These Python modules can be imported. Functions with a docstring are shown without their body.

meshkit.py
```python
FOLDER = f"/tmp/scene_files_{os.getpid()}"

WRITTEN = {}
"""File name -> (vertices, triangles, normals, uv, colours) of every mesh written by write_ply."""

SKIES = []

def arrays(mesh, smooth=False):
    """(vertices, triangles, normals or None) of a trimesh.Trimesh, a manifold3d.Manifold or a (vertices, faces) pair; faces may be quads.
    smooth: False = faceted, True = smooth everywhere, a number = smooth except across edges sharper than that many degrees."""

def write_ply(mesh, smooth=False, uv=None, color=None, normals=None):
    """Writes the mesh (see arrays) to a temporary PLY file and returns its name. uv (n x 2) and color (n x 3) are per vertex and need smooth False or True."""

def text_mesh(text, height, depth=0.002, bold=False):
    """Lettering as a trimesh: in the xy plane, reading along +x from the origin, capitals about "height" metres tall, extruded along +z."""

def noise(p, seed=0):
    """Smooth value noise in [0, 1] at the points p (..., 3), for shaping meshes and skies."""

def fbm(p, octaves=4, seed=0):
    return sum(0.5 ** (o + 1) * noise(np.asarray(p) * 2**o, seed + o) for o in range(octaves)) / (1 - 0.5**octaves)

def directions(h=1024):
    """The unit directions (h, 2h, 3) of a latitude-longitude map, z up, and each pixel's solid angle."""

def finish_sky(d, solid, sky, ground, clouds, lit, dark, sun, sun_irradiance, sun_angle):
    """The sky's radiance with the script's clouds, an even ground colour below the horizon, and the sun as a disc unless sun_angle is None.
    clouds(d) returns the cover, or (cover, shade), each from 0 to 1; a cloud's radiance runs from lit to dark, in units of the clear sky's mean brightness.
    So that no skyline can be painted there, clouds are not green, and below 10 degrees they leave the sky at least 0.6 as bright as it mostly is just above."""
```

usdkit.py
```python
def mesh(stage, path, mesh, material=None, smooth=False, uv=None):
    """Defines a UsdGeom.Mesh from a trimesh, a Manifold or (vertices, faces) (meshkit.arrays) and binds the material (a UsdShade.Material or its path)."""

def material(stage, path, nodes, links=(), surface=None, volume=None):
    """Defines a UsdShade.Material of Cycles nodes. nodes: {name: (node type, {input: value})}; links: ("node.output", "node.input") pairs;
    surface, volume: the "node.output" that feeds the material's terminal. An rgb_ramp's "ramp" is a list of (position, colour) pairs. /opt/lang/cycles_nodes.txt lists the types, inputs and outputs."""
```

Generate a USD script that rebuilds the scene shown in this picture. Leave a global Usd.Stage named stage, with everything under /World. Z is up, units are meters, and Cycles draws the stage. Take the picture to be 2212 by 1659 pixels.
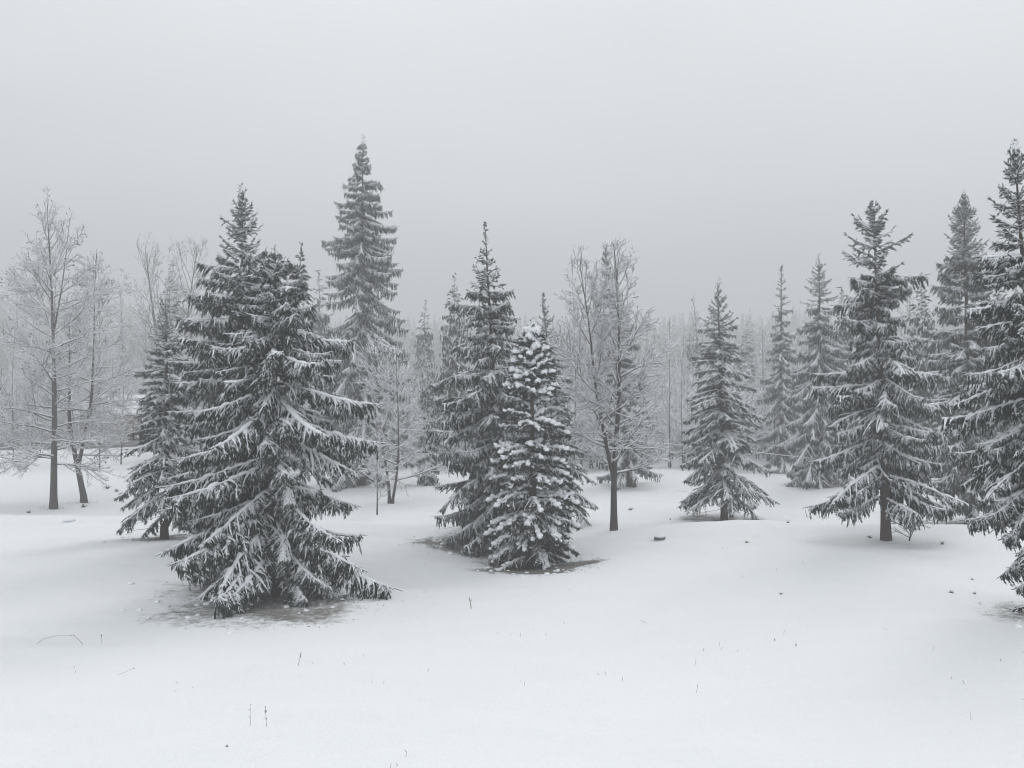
import math, random
import numpy as np, trimesh, usdkit, meshkit
from pxr import Usd, UsdGeom, UsdLux, UsdShade, Sdf, Gf, Vt

stage = Usd.Stage.CreateInMemory()
UsdGeom.SetStageUpAxis(stage, UsdGeom.Tokens.z)
UsdGeom.SetStageMetersPerUnit(stage, 1.0)
UsdGeom.Xform.Define(stage, '/World')
UsdGeom.Scope.Define(stage, '/World/Looks')

# ------------------------------------------------------------------ camera, sky, sun, exposure
F_PX, HORIZON, EYE = 1005.0, 400.0, 5.0            # focal length and horizon row in a 1024 x 768 picture, eye height
cam = UsdGeom.Camera.Define(stage, '/World/camera')
cam.CreateHorizontalApertureAttr(36.0)
cam.CreateVerticalApertureAttr(27.0)
cam.CreateFocalLengthAttr(36.0 * F_PX / 1024)
cam.CreateClippingRangeAttr(Gf.Vec2f(0.1, 5000))
PITCH = math.atan((HORIZON - 384) / F_PX)
cam.AddTranslateOp().Set(Gf.Vec3d(0, 0, EYE))
cam.AddRotateXYZOp().Set(Gf.Vec3f(90 + math.degrees(PITCH), 0, 0))
cam.CreateExposureAttr(0.12)

SUN_AZ, SUN_EL = math.radians(35), math.radians(40)   # from +y towards +x
sky_mat = usdkit.material(stage, '/World/Looks/overcast_sky', {
    'sky': ('sky_texture', {'sky_type': 'single_scattering', 'sun_disc': False, 'sun_elevation': SUN_EL, 'sun_rotation': SUN_AZ}),
    'geo': ('geometry', {}),
    'xyz': ('separate_xyz', {}),
    'ramp': ('rgb_ramp', {'ramp': [(0.0, (0.40, 0.41, 0.435)), (0.08, (0.50, 0.51, 0.535)), (0.20, (0.74, 0.755, 0.77)), (0.38, (0.90, 0.92, 0.925)), (1.0, (0.99, 1.005, 1.01))]}),
    'map': ('mapping', {'scale': (1.0, 1.0, 2.2)}),
    'noise': ('noise_texture', {'scale': 1.6, 'detail': 4.0, 'roughness': 0.5}),
    'nramp': ('rgb_ramp', {'ramp': [(0.25, (0.91, 0.915, 0.92)), (0.75, (1.07, 1.07, 1.065))]}),
    'mul': ('mix_color', {'blend_type': 'multiply', 'fac': 1.0, 'use_clamp': False}),
    'gain': ('mix_color', {'blend_type': 'multiply', 'fac': 1.0, 'b': (9.35, 9.45, 9.62), 'use_clamp': False}),
    'mix': ('mix_color', {'blend_type': 'mix', 'fac': 0.95, 'use_clamp': False}),
    'bg': ('background_shader', {'strength': 0.1}),
}, [('geo.position', 'xyz.vector'), ('xyz.z', 'ramp.fac'), ('geo.position', 'map.vector'), ('map.vector', 'noise.vector'), ('noise.fac', 'nramp.fac'),
    ('ramp.color', 'mul.a'), ('nramp.color', 'mul.b'), ('mul.result', 'gain.a'), ('sky.color', 'mix.a'), ('gain.result', 'mix.b'), ('mix.result', 'bg.color')],
    surface='bg.background')
dome = UsdLux.DomeLight.Define(stage, '/World/sky')
UsdShade.MaterialBindingAPI.Apply(dome.GetPrim()).Bind(sky_mat)
dome.GetPrim().SetCustomDataByKey('kind', 'structure')

sun = UsdLux.DistantLight.Define(stage, '/World/sun')
sun.CreateIntensityAttr(0.26)
sun.CreateAngleAttr(25.0)
sun.CreateColorAttr(Gf.Vec3f(1.0, 0.97, 0.93))
sun.CreateNormalizeAttr(True)
sun.AddRotateXYZOp().Set(Gf.Vec3f(math.degrees(SUN_EL) - 90, 0, -math.degrees(SUN_AZ)))   # -z points away from the sun

# ------------------------------------------------------------------ helpers
T_ = Sdf.ValueTypeNames
used = {}


def numbered(parent, name):
    k = used.get((parent, name), 0)
    used[(parent, name)] = k + 1
    return f'{parent}/{name}' + (f'_{k:03d}' if k else '')


def tag(prim, label=None, cat=None, group=None, kind=None):
    prim = prim.GetPrim() if hasattr(prim, 'GetPrim') else prim
    for k, v in (('label', label), ('category', cat), ('group', group), ('kind', kind)):
        if v:
            prim.SetCustomDataByKey(k, v)
    return prim


def xform(name, loc=None, label=None, cat=None, group=None, kind=None, parent='/World', rz=0.0, scale=None):
    x = UsdGeom.Xform.Define(stage, numbered(parent, name))
    if loc is not None:
        x.AddTranslateOp().Set(Gf.Vec3d(*map(float, loc)))
    if rz:
        x.AddRotateZOp().Set(float(rz))
    if scale is not None:
        x.AddScaleOp().Set(Gf.Vec3f(*map(float, scale)))
    return tag(x, label, cat, group, kind)


class Geo:
    def __init__(self):
        self.v, self.f, self.n = [], [], 0

    def add(self, v, f):
        if len(v):
            self.v.append(np.asarray(v, float)); self.f.append(np.asarray(f, int) + self.n); self.n += len(v)
        return self

    def mesh(self, m):
        return self.add(np.array(m.vertices), np.array(m.faces))

    def arrays(self):
        return np.vstack(self.v), np.vstack(self.f)

    def tris(self):
        return sum(len(f) for f in self.f)

    def build(self, name, mat, parent='/World', smooth=True, label=None, cat=None, group=None, kind=None):
        if not self.n:
            return None
        parent = str(parent.GetPath()) if hasattr(parent, 'GetPath') else parent
        m = usdkit.mesh(stage, numbered(parent, name), self.arrays(), mat, smooth=smooth)
        return tag(m, label, cat, group, kind)


def unit(a):
    return a / np.maximum(np.linalg.norm(a, axis=-1, keepdims=True), 1e-9)


def tubes(P, R, k=3, wide=1.0, flat=1.0, phase=0.0, lift=None):
    """Many tubes at once: P (m, n, 3) centre lines, R (m, n) radii."""
    P = np.asarray(P, float); R = np.asarray(R, float)
    m, n, _ = P.shape
    if m == 0:
        return np.zeros((0, 3)), np.zeros((0, 3), int)
    T = unit(np.gradient(P, axis=1))
    ref = np.zeros((m, 1, 3)); steep = np.abs(T[..., 2]).mean(1) > 0.93
    ref[:, 0, 2] = ~steep; ref[:, 0, 0] = steep
    u = unit(np.cross(T, np.broadcast_to(ref, T.shape)))
    w = np.cross(u, T)
    a = (np.arange(k) / k * 2 * np.pi)[None, None, :] + np.asarray(phase).reshape(-1, 1, 1)
    V = P[:, :, None] + R[:, :, None, None] * (np.cos(a)[..., None] * u[:, :, None] * wide + np.sin(a)[..., None] * w[:, :, None] * flat)
    i = np.arange(m)[:, None, None] * n * k
    r = np.arange(n - 1)[None, :, None] * k
    j = np.arange(k)[None, None, :]; j2 = (j + 1) % k
    A, B, C, D = i + r + j, i + r + j2, i + r + k + j2, i + r + k + j
    f = np.stack([np.stack([A, B, C], -1), np.stack([A, C, D], -1)], 3).reshape(-1, 3)
    return V.reshape(-1, 3), f


def D(x, y):
    """A point of the photograph (2212 wide) in 1024 x 768 pixels."""
    return x * 1024 / 2212, y * 1024 / 2212


def ray(xd, yd):
    px, py = D(xd, yd)
    d = np.array([(px - 512) / F_PX, 1.0, -(py - 384) / F_PX])
    c, s = math.cos(PITCH), math.sin(PITCH)
    return np.array([d[0], d[1] * c - d[2] * s, d[1] * s + d[2] * c])


# ------------------------------------------------------------------ terrain
def sstep(a, b, x):
    t = np.clip((np.asarray(x, float) - a) / (b - a), 0, 1)
    return t * t * (3 - 2 * t)


RX = [-40, -22, -13, -8, -3, 0, 3, 6, 9, 13, 17, 22, 40]
RY = [43, 42.3, 41.0, 40, 39, 37.6, 37.4, 37.9, 38.8, 37.4, 36.4, 35, 33]
WELLS_AND_SHADE = []     # (x, y, radius, depth, bare); under the largest spruce bare also paints crown shade


def ground_base(x, y):
    x = np.asarray(x, float); y = np.asarray(y, float)
    q = np.stack([x, y, np.zeros_like(x)], -1)
    z = 0.50 * (meshkit.noise(q / 11.0, 3) - 0.5) * sstep(6, 20, y) + 0.24 * (meshkit.noise(q / 3.4, 5) - 0.5) + 0.10 * (meshkit.noise(q * [0.7, 1.5, 1], 7) - 0.5) + 0.03 * (meshkit.noise(q * [1.6, 3.4, 1], 8) - 0.5)
    yr = np.interp(x, RX, RY)
    d = y - yr
    z = z + (0.16 + 0.14 * sstep(2, 7, x)) * np.exp(-((d + 0.6) / 1.6) ** 2) - 0.50 * sstep(-0.4, 3.2, d) * (1 - sstep(8, 26, d))
    far = sstep(205, 430, y)
    z = z + 24 * far * (0.75 + 0.5 * meshkit.noise(q / 160.0, 11)) + 1.2 * sstep(80, 130, y) * (meshkit.noise(q / 40.0, 12))
    side = sstep(60, 260, np.abs(x)) * sstep(20, 120, y)
    z = z + 14 * side * meshkit.noise(q / 90.0, 13)
    return z


def ground(x, y):
    z = ground_base(x, y)
    for wx, wy, r, dep, _ in WELLS_AND_SHADE:
        z = z - dep * np.exp(-(((np.asarray(x) - wx) ** 2 + ((np.asarray(y) - wy) * 1.1) ** 2) / (r * r * 0.55)))
    return z


def hit(xd, yd):
    """Where the line of sight through a point of the photograph meets the snow."""
    d = ray(xd, yd)
    t = np.arange(8, 400, 0.05)
    p = np.array([0, 0, EYE]) + t[:, None] * d
    below = np.nonzero(p[:, 2] < ground_base(p[:, 0], p[:, 1]))[0]
    q = p[below[0]] if len(below) else p[-1]
    return np.array([q[0], q[1], float(ground_base(q[0], q[1]))])


def at_depth(xd, y):
    d = ray(xd, 864)
    x = d[0] * y / d[1]
    return np.array([x, y, float(ground_base(x, y))])


def height_at(p, yd):
    """Height above p that stands at row yd of the photograph."""
    d = ray(1106, yd)
    return EYE + d[2] / d[1] * p[1] - p[2]


# ------------------------------------------------------------------ materials
def snowmix(path, base_lo, base_hi, cover_lo, cover_hi, scale=9.0, rough=0.85, amp=0.5):
    """Dark bark or needles with rime and snow lying on the faces that look upwards."""
    return usdkit.material(stage, path, {
        'geo': ('geometry', {}), 'nxyz': ('separate_xyz', {}),
        'n1': ('noise_texture', {'scale': scale, 'detail': 3.0, 'roughness': 0.65}),
        'n2': ('noise_texture', {'scale': 1.7, 'detail': 2.0}),
        'base': ('mix_color', {'a': base_lo, 'b': base_hi}),
        'ma': ('math', {'math_type': 'multiply_add', 'value2': amp, 'value3': -amp * 0.5}),
        'add': ('math', {'math_type': 'add'}),
        'mr': ('map_range', {'range_type': 'smoothstep', 'from_min': cover_lo, 'from_max': cover_hi, 'to_min': 0.0, 'to_max': 1.0, 'clamp': True}),
        'mix': ('mix_color', {'b': (0.84, 0.86, 0.89)}),
        'p': ('principled_bsdf', {'roughness': rough, 'specular_ior_level': 0.25}),
    }, [('geo.normal', 'nxyz.vector'), ('geo.position', 'n1.vector'), ('geo.position', 'n2.vector'), ('n2.fac', 'base.fac'),
        ('n1.fac', 'ma.value1'), ('nxyz.z', 'add.value1'), ('ma.value', 'add.value2'), ('add.value', 'mr.value'),
        ('base.result', 'mix.a'), ('mr.result', 'mix.fac'), ('mix.result', 'p.base_color')], surface='p.BSDF')


M_NEEDLE = snowmix('/World/Looks/spruce_needles', (0.011, 0.019, 0.012), (0.026, 0.038, 0.023), 0.72, 1.0, scale=11.0, amp=1.5)
M_FROST = snowmix('/World/Looks/frosted_needles', (0.018, 0.028, 0.021), (0.038, 0.051, 0.039), 0.50, 0.82, scale=7.0, amp=1.5)
M_OLIVE = snowmix('/World/Looks/olive_needles', (0.013, 0.017, 0.008), (0.032, 0.036, 0.018), 0.72, 1.0, scale=11.0, amp=1.3)
M_BARK = snowmix('/World/Looks/spruce_bark', (0.050, 0.038, 0.030), (0.10, 0.075, 0.058), 0.55, 0.8, scale=14.0, amp=1.1)
M_GREYBARK = snowmix('/World/Looks/grey_bark', (0.055, 0.045, 0.042), (0.105, 0.088, 0.08), 0.5, 0.8, scale=12.0, amp=1.0)
M_TWIG = snowmix('/World/Looks/bare_twigs', (0.075, 0.062, 0.058), (0.12, 0.10, 0.095), 0.6, 0.9, scale=6.0, amp=0.8)
M_STALK = snowmix('/World/Looks/dry_stalks', (0.07, 0.052, 0.035), (0.14, 0.105, 0.07), 0.75, 0.95, scale=30.0, amp=0.5)
M_SNOW = usdkit.material(stage, '/World/Looks/branch_snow', {
    'geo': ('geometry', {}), 'n': ('noise_texture', {'scale': 16.0, 'detail': 3.0}),
    'mix': ('mix_color', {'a': (0.82, 0.845, 0.88), 'b': (0.90, 0.91, 0.93)}),
    'bump': ('bump', {'strength': 0.5, 'distance': 0.02}),
    'p': ('principled_bsdf', {'roughness': 0.8, 'specular_ior_level': 0.2})},
    [('geo.position', 'n.vector'), ('n.fac', 'mix.fac'), ('n.fac', 'bump.height'), ('bump.normal', 'p.normal'), ('mix.result', 'p.base_color')], surface='p.BSDF')
M_GROUND = usdkit.material(stage, '/World/Looks/snow_cover', {
    'geo': ('geometry', {}),
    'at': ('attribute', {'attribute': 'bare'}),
    'map': ('mapping', {'scale': (0.5, 1.3, 1.0)}),
    'n0': ('noise_texture', {'scale': 0.6, 'detail': 4.0, 'roughness': 0.6}),
    'n1': ('noise_texture', {'scale': 5.0, 'detail': 6.0, 'roughness': 0.72}),
    'n2': ('noise_texture', {'scale': 28.0, 'detail': 3.0, 'roughness': 0.6}),
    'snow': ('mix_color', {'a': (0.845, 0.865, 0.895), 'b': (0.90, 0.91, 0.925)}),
    'soil_and_shade': ('rgb_ramp', {'ramp': [(0.30, (0.05, 0.044, 0.036)), (0.50, (0.115, 0.102, 0.082)), (0.68, (0.18, 0.168, 0.142))]}),  # litter colour, which also paints the crown shade under the largest spruce
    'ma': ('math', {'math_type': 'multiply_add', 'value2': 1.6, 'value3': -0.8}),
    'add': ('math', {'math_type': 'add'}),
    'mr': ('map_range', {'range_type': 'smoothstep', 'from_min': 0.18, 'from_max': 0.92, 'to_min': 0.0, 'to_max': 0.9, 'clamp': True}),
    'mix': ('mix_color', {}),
    'badd': ('math', {'math_type': 'multiply_add', 'value2': 0.25}),
    'bump': ('bump', {'strength': 0.8, 'distance': 0.06}),
    'p': ('principled_bsdf', {'roughness': 0.75, 'specular_ior_level': 0.2})},
    [('geo.position', 'map.vector'), ('map.vector', 'n0.vector'), ('geo.position', 'n1.vector'), ('geo.position', 'n2.vector'), ('n0.fac', 'snow.fac'),
     ('n2.fac', 'soil_and_shade.fac'), ('n1.fac', 'ma.value1'), ('at.fac', 'add.value1'), ('ma.value', 'add.value2'), ('add.value', 'mr.value'),
     ('snow.result', 'mix.a'), ('soil_and_shade.color', 'mix.b'), ('mr.result', 'mix.fac'), ('mix.result', 'p.base_color'),
     ('n2.fac', 'badd.value1'), ('n0.fac', 'badd.value3'), ('badd.value', 'bump.height'), ('bump.normal', 'p.normal')], surface='p.BSDF')


def plain(path, a, b, scale=4.0, rough=0.8):
    return usdkit.material(stage, path, {'geo': ('geometry', {}), 'n': ('noise_texture', {'scale': scale, 'detail': 4.0}),
                                        'mix': ('mix_color', {'a': a, 'b': b}), 'p': ('principled_bsdf', {'roughness': rough, 'specular_ior_level': 0.3})},
                           [('geo.position', 'n.vector'), ('n.fac', 'mix.fac'), ('mix.result', 'p.base_color')], surface='p.BSDF')


M_PLANK = plain('/World/Looks/brown_planks', (0.10, 0.055, 0.03), (0.19, 0.10, 0.05))
M_GREYWOOD = plain('/World/Looks/weathered_wood', (0.10, 0.10, 0.10), (0.19, 0.18, 0.175))
M_DARKWOOD = plain('/World/Looks/dark_boards', (0.035, 0.03, 0.028), (0.07, 0.06, 0.052))
M_WIRE = plain('/World/Looks/wire', (0.12, 0.12, 0.125), (0.2, 0.2, 0.2))
M_PANE = plain('/World/Looks/window_dark', (0.02, 0.022, 0.026), (0.04, 0.042, 0.05), rough=0.15)
M_HAZE = usdkit.material(stage, '/World/Looks/haze', {'v': ('principled_volume', {'color': (0.955, 0.962, 0.985), 'density': 0.0043, 'anisotropy': 0.0})}, [], volume='v.volume')

# ------------------------------------------------------------------ spruce branches: a small library of limbs that the trees share
LIB = '/World/branch_library'
stage.CreateClassPrim(LIB)


def along(P, s):
    """Points and tangents at fractions s of one polyline P (n, 3)."""
    n = len(P) - 1
    t = np.clip(np.asarray(s) * n, 0, n - 1e-6)
    i = t.astype(int); w = (t - i)[:, None]
    return P[i] * (1 - w) + P[i + 1] * w, unit(P[i + 1] - P[i])


STYLES = {
    # droop of the axis (3 coefficients), side twig length, its angle, its fall at root and tip, hanging twigs, their length, shoot fall, snow share, snow thickness
    'comb': dict(ax=(-0.02, -0.30, 0.26), sec=0.28, ang=50, fall=(0.15, 1.9), hang=2.8, hl=1.35, sf=0.8, snow=0.53, thick=1.3, step=0.085, keep=(1.0, 0.95, 0.55, 0.25, 0.05)),
    'fan': dict(ax=(0.04, -0.30, 0.10), sec=0.40, ang=48, fall=(0.05, 1.0), hang=0.5, hl=0.8, sf=0.45, snow=0.46, thick=1.15, step=0.085, keep=(1.0, 1.0, 0.85, 0.6, 0.2)),
    'airy': dict(ax=(-0.04, -0.06, 0.20), sec=0.30, ang=50, fall=(-0.05, 0.45), hang=0.3, hl=0.7, sf=0.25, snow=0.65, thick=0.85, step=0.10, keep=(1.0, 1.0, 0.8, 0.5, 0.2)),
    'weep': dict(ax=(-0.10, -0.42, 0.42), sec=0.24, ang=55, fall=(0.5, 2.6), hang=2.2, hl=1.3, sf=1.2, snow=0.68, thick=0.9, step=0.085, keep=(1.0, 0.9, 0.6, 0.4, 0.1)),
    'clump': dict(ax=(0.06, -0.10, -0.22), sec=0.36, ang=50, fall=(0.15, 1.6), hang=2.4, hl=0.6, sf=0.9, snow=0.30, thick=0.85, step=0.065, keep=(0.9, 1.0, 0.8, 0.5, 0.2)),
}


def make_branch(L, style, rng):
    st = STYLES[style]
    n = 10
    s = np.linspace(0, 1, n)
    k = L / 2.0 if L > 1.2 else 0.6
    A = np.stack([L * s, L * 0.07 * np.sin(s * rng.uniform(2, 6) + rng.uniform(0, 6)) * s, L * (st['ax'][0] * s + st['ax'][1] * s ** 2 + st['ax'][2] * s ** 3) * rng.uniform(0.7, 1.3)], 1)
    wood, needles, snow, lite = Geo(), Geo(), Geo(), Geo()
    r0 = 0.006 + 0.011 * L
    wood.add(*tubes(A[None], (r0 * (1 - s) + 0.004)[None], 5))
    # side twigs
    bare = 0.09 if L > 1.0 else 0.05
    pos = np.arange(bare * L, L * 0.985, st['step'])
    pos = np.clip((pos + rng.uniform(-0.06, 0.06, len(pos))) / L, bare * 0.6, 0.99)
    base, tan = along(A, pos)
    secs, srad = [], []
    m = 5
    q = np.linspace(0, 1, m)
    for i, (p, t, u) in enumerate(zip(base, tan, pos)):
        for sd in (-1, 1):
            if rng.random() < 0.14:
                continue
            u = float(np.clip(u + rng.normal(0, 0.02), 0.02, 0.99)); p, t = along(A, [u]); p, t = p[0], t[0]
            shape = min(1.0, 0.45 + 1.6 * u) * (1 - u ** 2.2) + 0.10
            ln = st['sec'] * L * shape * rng.uniform(0.3, 1.35)
            ln = max(0.07, min(ln, 0.85))
            a = math.radians(st['ang'] + rng.normal(0, 17)) * (1 - 0.35 * u)
            d0 = np.array([math.cos(a) * t[0], sd * math.sin(a), t[2] * 0.8])
            fall = st['fall'][0] + (st['fall'][1] - st['fall'][0]) * q
            dirs = unit(d0[None] + np.array([0, 0, -1.0])[None] * fall[:, None] * rng.uniform(0.4, 1.5) + np.cumsum(rng.normal(0, 0.10, (m, 3)), 0))
            P = p + np.vstack([[0, 0, 0], np.cumsum(dirs[:-1] * ln / (m - 1), 0)])
            secs.append(P); srad.append(ln)
    if st['hang'] > 0:      # twigs that hang from the limb
        for u in rng.uniform(bare + 0.05, 0.97, int(L * 11 * st['hang'])):
            p, t = along(A, [u]); p, t = p[0], t[0]
            ln = st['hl'] * rng.uniform(0.10, 0.42) * (1 - 0.5 * abs(u - 0.55)) * min(1, 0.45 + 0.3 * L)
            d0 = np.array([0.35 * t[0], rng.uniform(-0.45, 0.45), -0.35])
            dirs = unit(d0[None] + np.array([0, 0, -1.0])[None] * (q * 1.5)[:, None])
            secs.append(p + np.vstack([[0, 0, 0], np.cumsum(dirs[:-1] * ln / (m - 1), 0)])); srad.append(ln)
    S = np.array(secs); SL = np.array(srad); n_side = int((S[:, -1, 2] - S[:, 0, 2] > -0.8 * SL).sum())
    wood.add(*tubes(S, np.outer(0.003 + 0.004 * SL, 1 - 0.7 * q), 3))
    # shoots with needles along the side twigs and the limb
    sb, sdv, sl = [], [], []
    for P, ln in zip(S, SL):
        c = max(2, int(ln / 0.046))
        u = np.clip((np.arange(c) + rng.uniform(0.2, 0.9, c)) / c, 0.05, 0.97)
        b, t = along(P, u)
        side = unit(np.cross(t, [0, 0, 1.0]) + 1e-6)
        for sg in (-1, 1):
            d = t * rng.uniform(0.5, 1.0, (c, 1)) + side * sg * rng.uniform(0.35, 0.85, (c, 1)) + np.array([0, 0, -1.0]) * st['sf'] * rng.uniform(0.2, 1.2, (c, 1)) + rng.normal(0, 0.12, (c, 3))
            sb.append(b); sdv.append(unit(d)); sl.append(rng.uniform(0.05, 0.145, c) * (1.15 - 0.4 * u) * (0.75 + 0.35 * min(L, 2) / 2))
        sb.append(P[-2:-1]); sdv.append(unit(P[-1:] - P[-2:-1])); sl.append(np.array([ln * 0.25 + 0.08]))
    ca = max(3, int(L / 0.06))
    u = rng.uniform(bare, 1.0, ca); b, t = along(A, u)
    sb.append(b); sdv.append(unit(t + rng.normal(0, 0.55, (ca, 3)))); sl.append(rng.uniform(0.06, 0.13, ca))
    sb.append(A[-1:]); sdv.append(unit(A[-1:] - A[-2:-1] + np.array([[0, 0, 0.02]]))); sl.append(np.array([0.10 + 0.05 * L]))
    sb, sdv, sl = np.vstack(sb), np.vstack(sdv), np.concatenate(sl)
    c = len(sb)
    rad = rng.uniform(0.009, 0.0165, c)
    sag = np.array([0, 0, -1.0])
    P = np.stack([sb, sb + sdv * (sl * 0.45)[:, None] + sag * (sl * 0.03)[:, None], sb + sdv * sl[:, None] + sag * (sl * 0.14)[:, None]], 1)
    nv, nf = tubes(P, np.stack([rad * 0.55, rad, rad * 0.12], 1), 3, phase=rng.uniform(0, 6.28, c))
    needles.add(nv, nf)
    # snow: on the limb, on the side twigs, on the flatter shoots
    w = st['thick']
    ns = 24
    ss = np.linspace(bare * 0.7, 1.0, ns); b, _ = along(A, ss)
    rr = (0.022 + 0.011 * min(L, 2.2)) * w ** 0.6 * rng.uniform(0.35, 1.35, ns) * np.sin(np.clip(ss * 1.06, 0, 1) * np.pi * 0.93 + 0.16) ** 0.35
    rr[0] *= 0.3; rr[-1] *= 0.4
    snow.add(*tubes((b + np.array([0, 0, 1.0]) * (rr * 0.55 + r0 * 0.5)[:, None])[None], rr[None], 6, wide=1.25, flat=0.75))
    b0_, rr0_ = b, rr
    flatness = np.abs(S[:, 2, 2] - S[:, 0, 2]) / np.maximum(np.linalg.norm(S[:, 2] - S[:, 0], axis=1), 1e-6)
    ok = (flatness < 0.75) & (rng.random(len(S)) < st['snow'] + 0.1)
    Q = S[ok]; QL = SL[ok]
    r2 = (0.014 + 0.010 * QL)[:, None] * w * np.array(st['keep'])[None] * rng.uniform(0.12, 1.6, (len(Q), m))
    snow.add(*tubes(Q + np.array([0, 0, 1.0]) * (r2 * 0.5 + 0.008)[..., None], r2, 4, wide=1.3, flat=0.8, phase=0.78))
    patch = meshkit.noise(sb * 5.0 + rng.uniform(0, 99, 3), 9)       # snow lies in patches
    ok = (np.abs(sdv[:, 2]) < 0.93) & (patch + rng.normal(0, 0.12, c) < st['snow'] * 0.75 + 0.12)
    P2 = P[ok].copy(); rk = rad[ok] * (0.75 + 0.25 * w) * rng.uniform(0.6, 1.35, ok.sum()) * (1.15 - 0.55 * np.abs(sdv[ok, 2]))
    P2[:, :, 2] += (rk * 0.75)[:, None]
    P2[:, 2] = P2[:, 1] * 0.25 + P2[:, 2] * 0.75
    up_ = np.array([0, 0, 1.0])
    lite.add(*tubes((b0_ + up_ * (rr0_ * 0.55 + r0 * 0.5)[:, None])[::4][None], rr0_[::4][None] * 1.1, 4, wide=1.3, flat=0.8))
    lite.add(*tubes((Q + up_ * (r2 * 0.5 + 0.008)[..., None])[::2, ::2], r2[::2, ::2] * 1.5, 3, wide=1.3, flat=0.8))
    sv, sf = tubes(P2, np.stack([rk * 0.6, rk, rk * 0.25], 1), 3, wide=1.15, phase=1.57)
    snow.add(sv, sf)
    steep = S[:, 0, 2] - S[:, -1, 2] > 0.55 * SL          # lumps of snow caught in the hanging twigs
    who = np.nonzero(steep)[0]
    if len(who):
        who = np.repeat(who, rng.poisson(2.2, len(who)))
        uu = rng.uniform(0.05, 0.9, len(who)) * (m - 1); ii = uu.astype(int); fr = (uu - ii)[:, None]
        cpos = S[who, ii] * (1 - fr) + S[who, np.minimum(ii + 1, m - 1)] * fr + rng.normal(0, 0.018, (len(who), 3))
        rr = rng.uniform(0.008, 0.021, len(who)) * (0.7 + 0.3 * w)
        oct_v = np.array([[1, 0, 0], [-1, 0, 0], [0, 1, 0], [0, -1, 0], [0, 0, 1], [0, 0, -1.0]])
        oct_f = np.array([[0, 2, 4], [2, 1, 4], [1, 3, 4], [3, 0, 4], [2, 0, 5], [1, 2, 5], [3, 1, 5], [0, 3, 5]])
        vv = cpos[:, None] + oct_v[None] * rr[:, None, None] * np.array([1.1, 1.1, 0.9])
        snow.add(vv.reshape(-1, 3), (oct_f[None] + 6 * np.arange(len(who))[:, None, None]).reshape(-1, 3))
    few = Geo()                                            # the same limb with fewer, larger shoots, for trees far away
    for vv, dst in ((nv, few), (sv, lite)):
        q3 = vv.reshape(-1, 9, 3)[rng.random(len(vv) // 9) < 0.11]
        mid = q3.mean(1, keepdims=True)
        q3 = mid + (q3 - mid) * 2.4
        if len(q3):
            dst.add(q3.reshape(-1, 3), (nf[:12][None] + 9 * np.arange(len(q3))[:, None, None]).reshape(-1, 3))
    if style == 'clump':      # pillows of snow that bow the spray down
        ico = trimesh.creation.icosphere(0, 1.0); ico = ico.subdivide() if L < 0.8 else ico; v0 = np.array(ico.vertices)
        for j in range(7 + int(L * 14)):
            if rng.random() < 0.6:
                i = rng.integers(len(S)); p = S[i, rng.integers(1, 4)]
            else:
                p = along(A, [rng.uniform(0.4, 0.98)])[0][0] + rng.normal(0, 0.02, 3)
            r = rng.uniform(0.028, 0.085)
            v = v0 * (0.5 + 1.0 * meshkit.noise(v0 * 1.6 + rng.uniform(0, 50, 3), 3))[:, None] * np.array([rng.uniform(0.8, 1.6), rng.uniform(0.8, 1.5), 0.85]) * r
            snow.add(v + p + np.array([0, 0, r * 0.45]), ico.faces)
    return wood, needles, snow, few, lite


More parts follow.
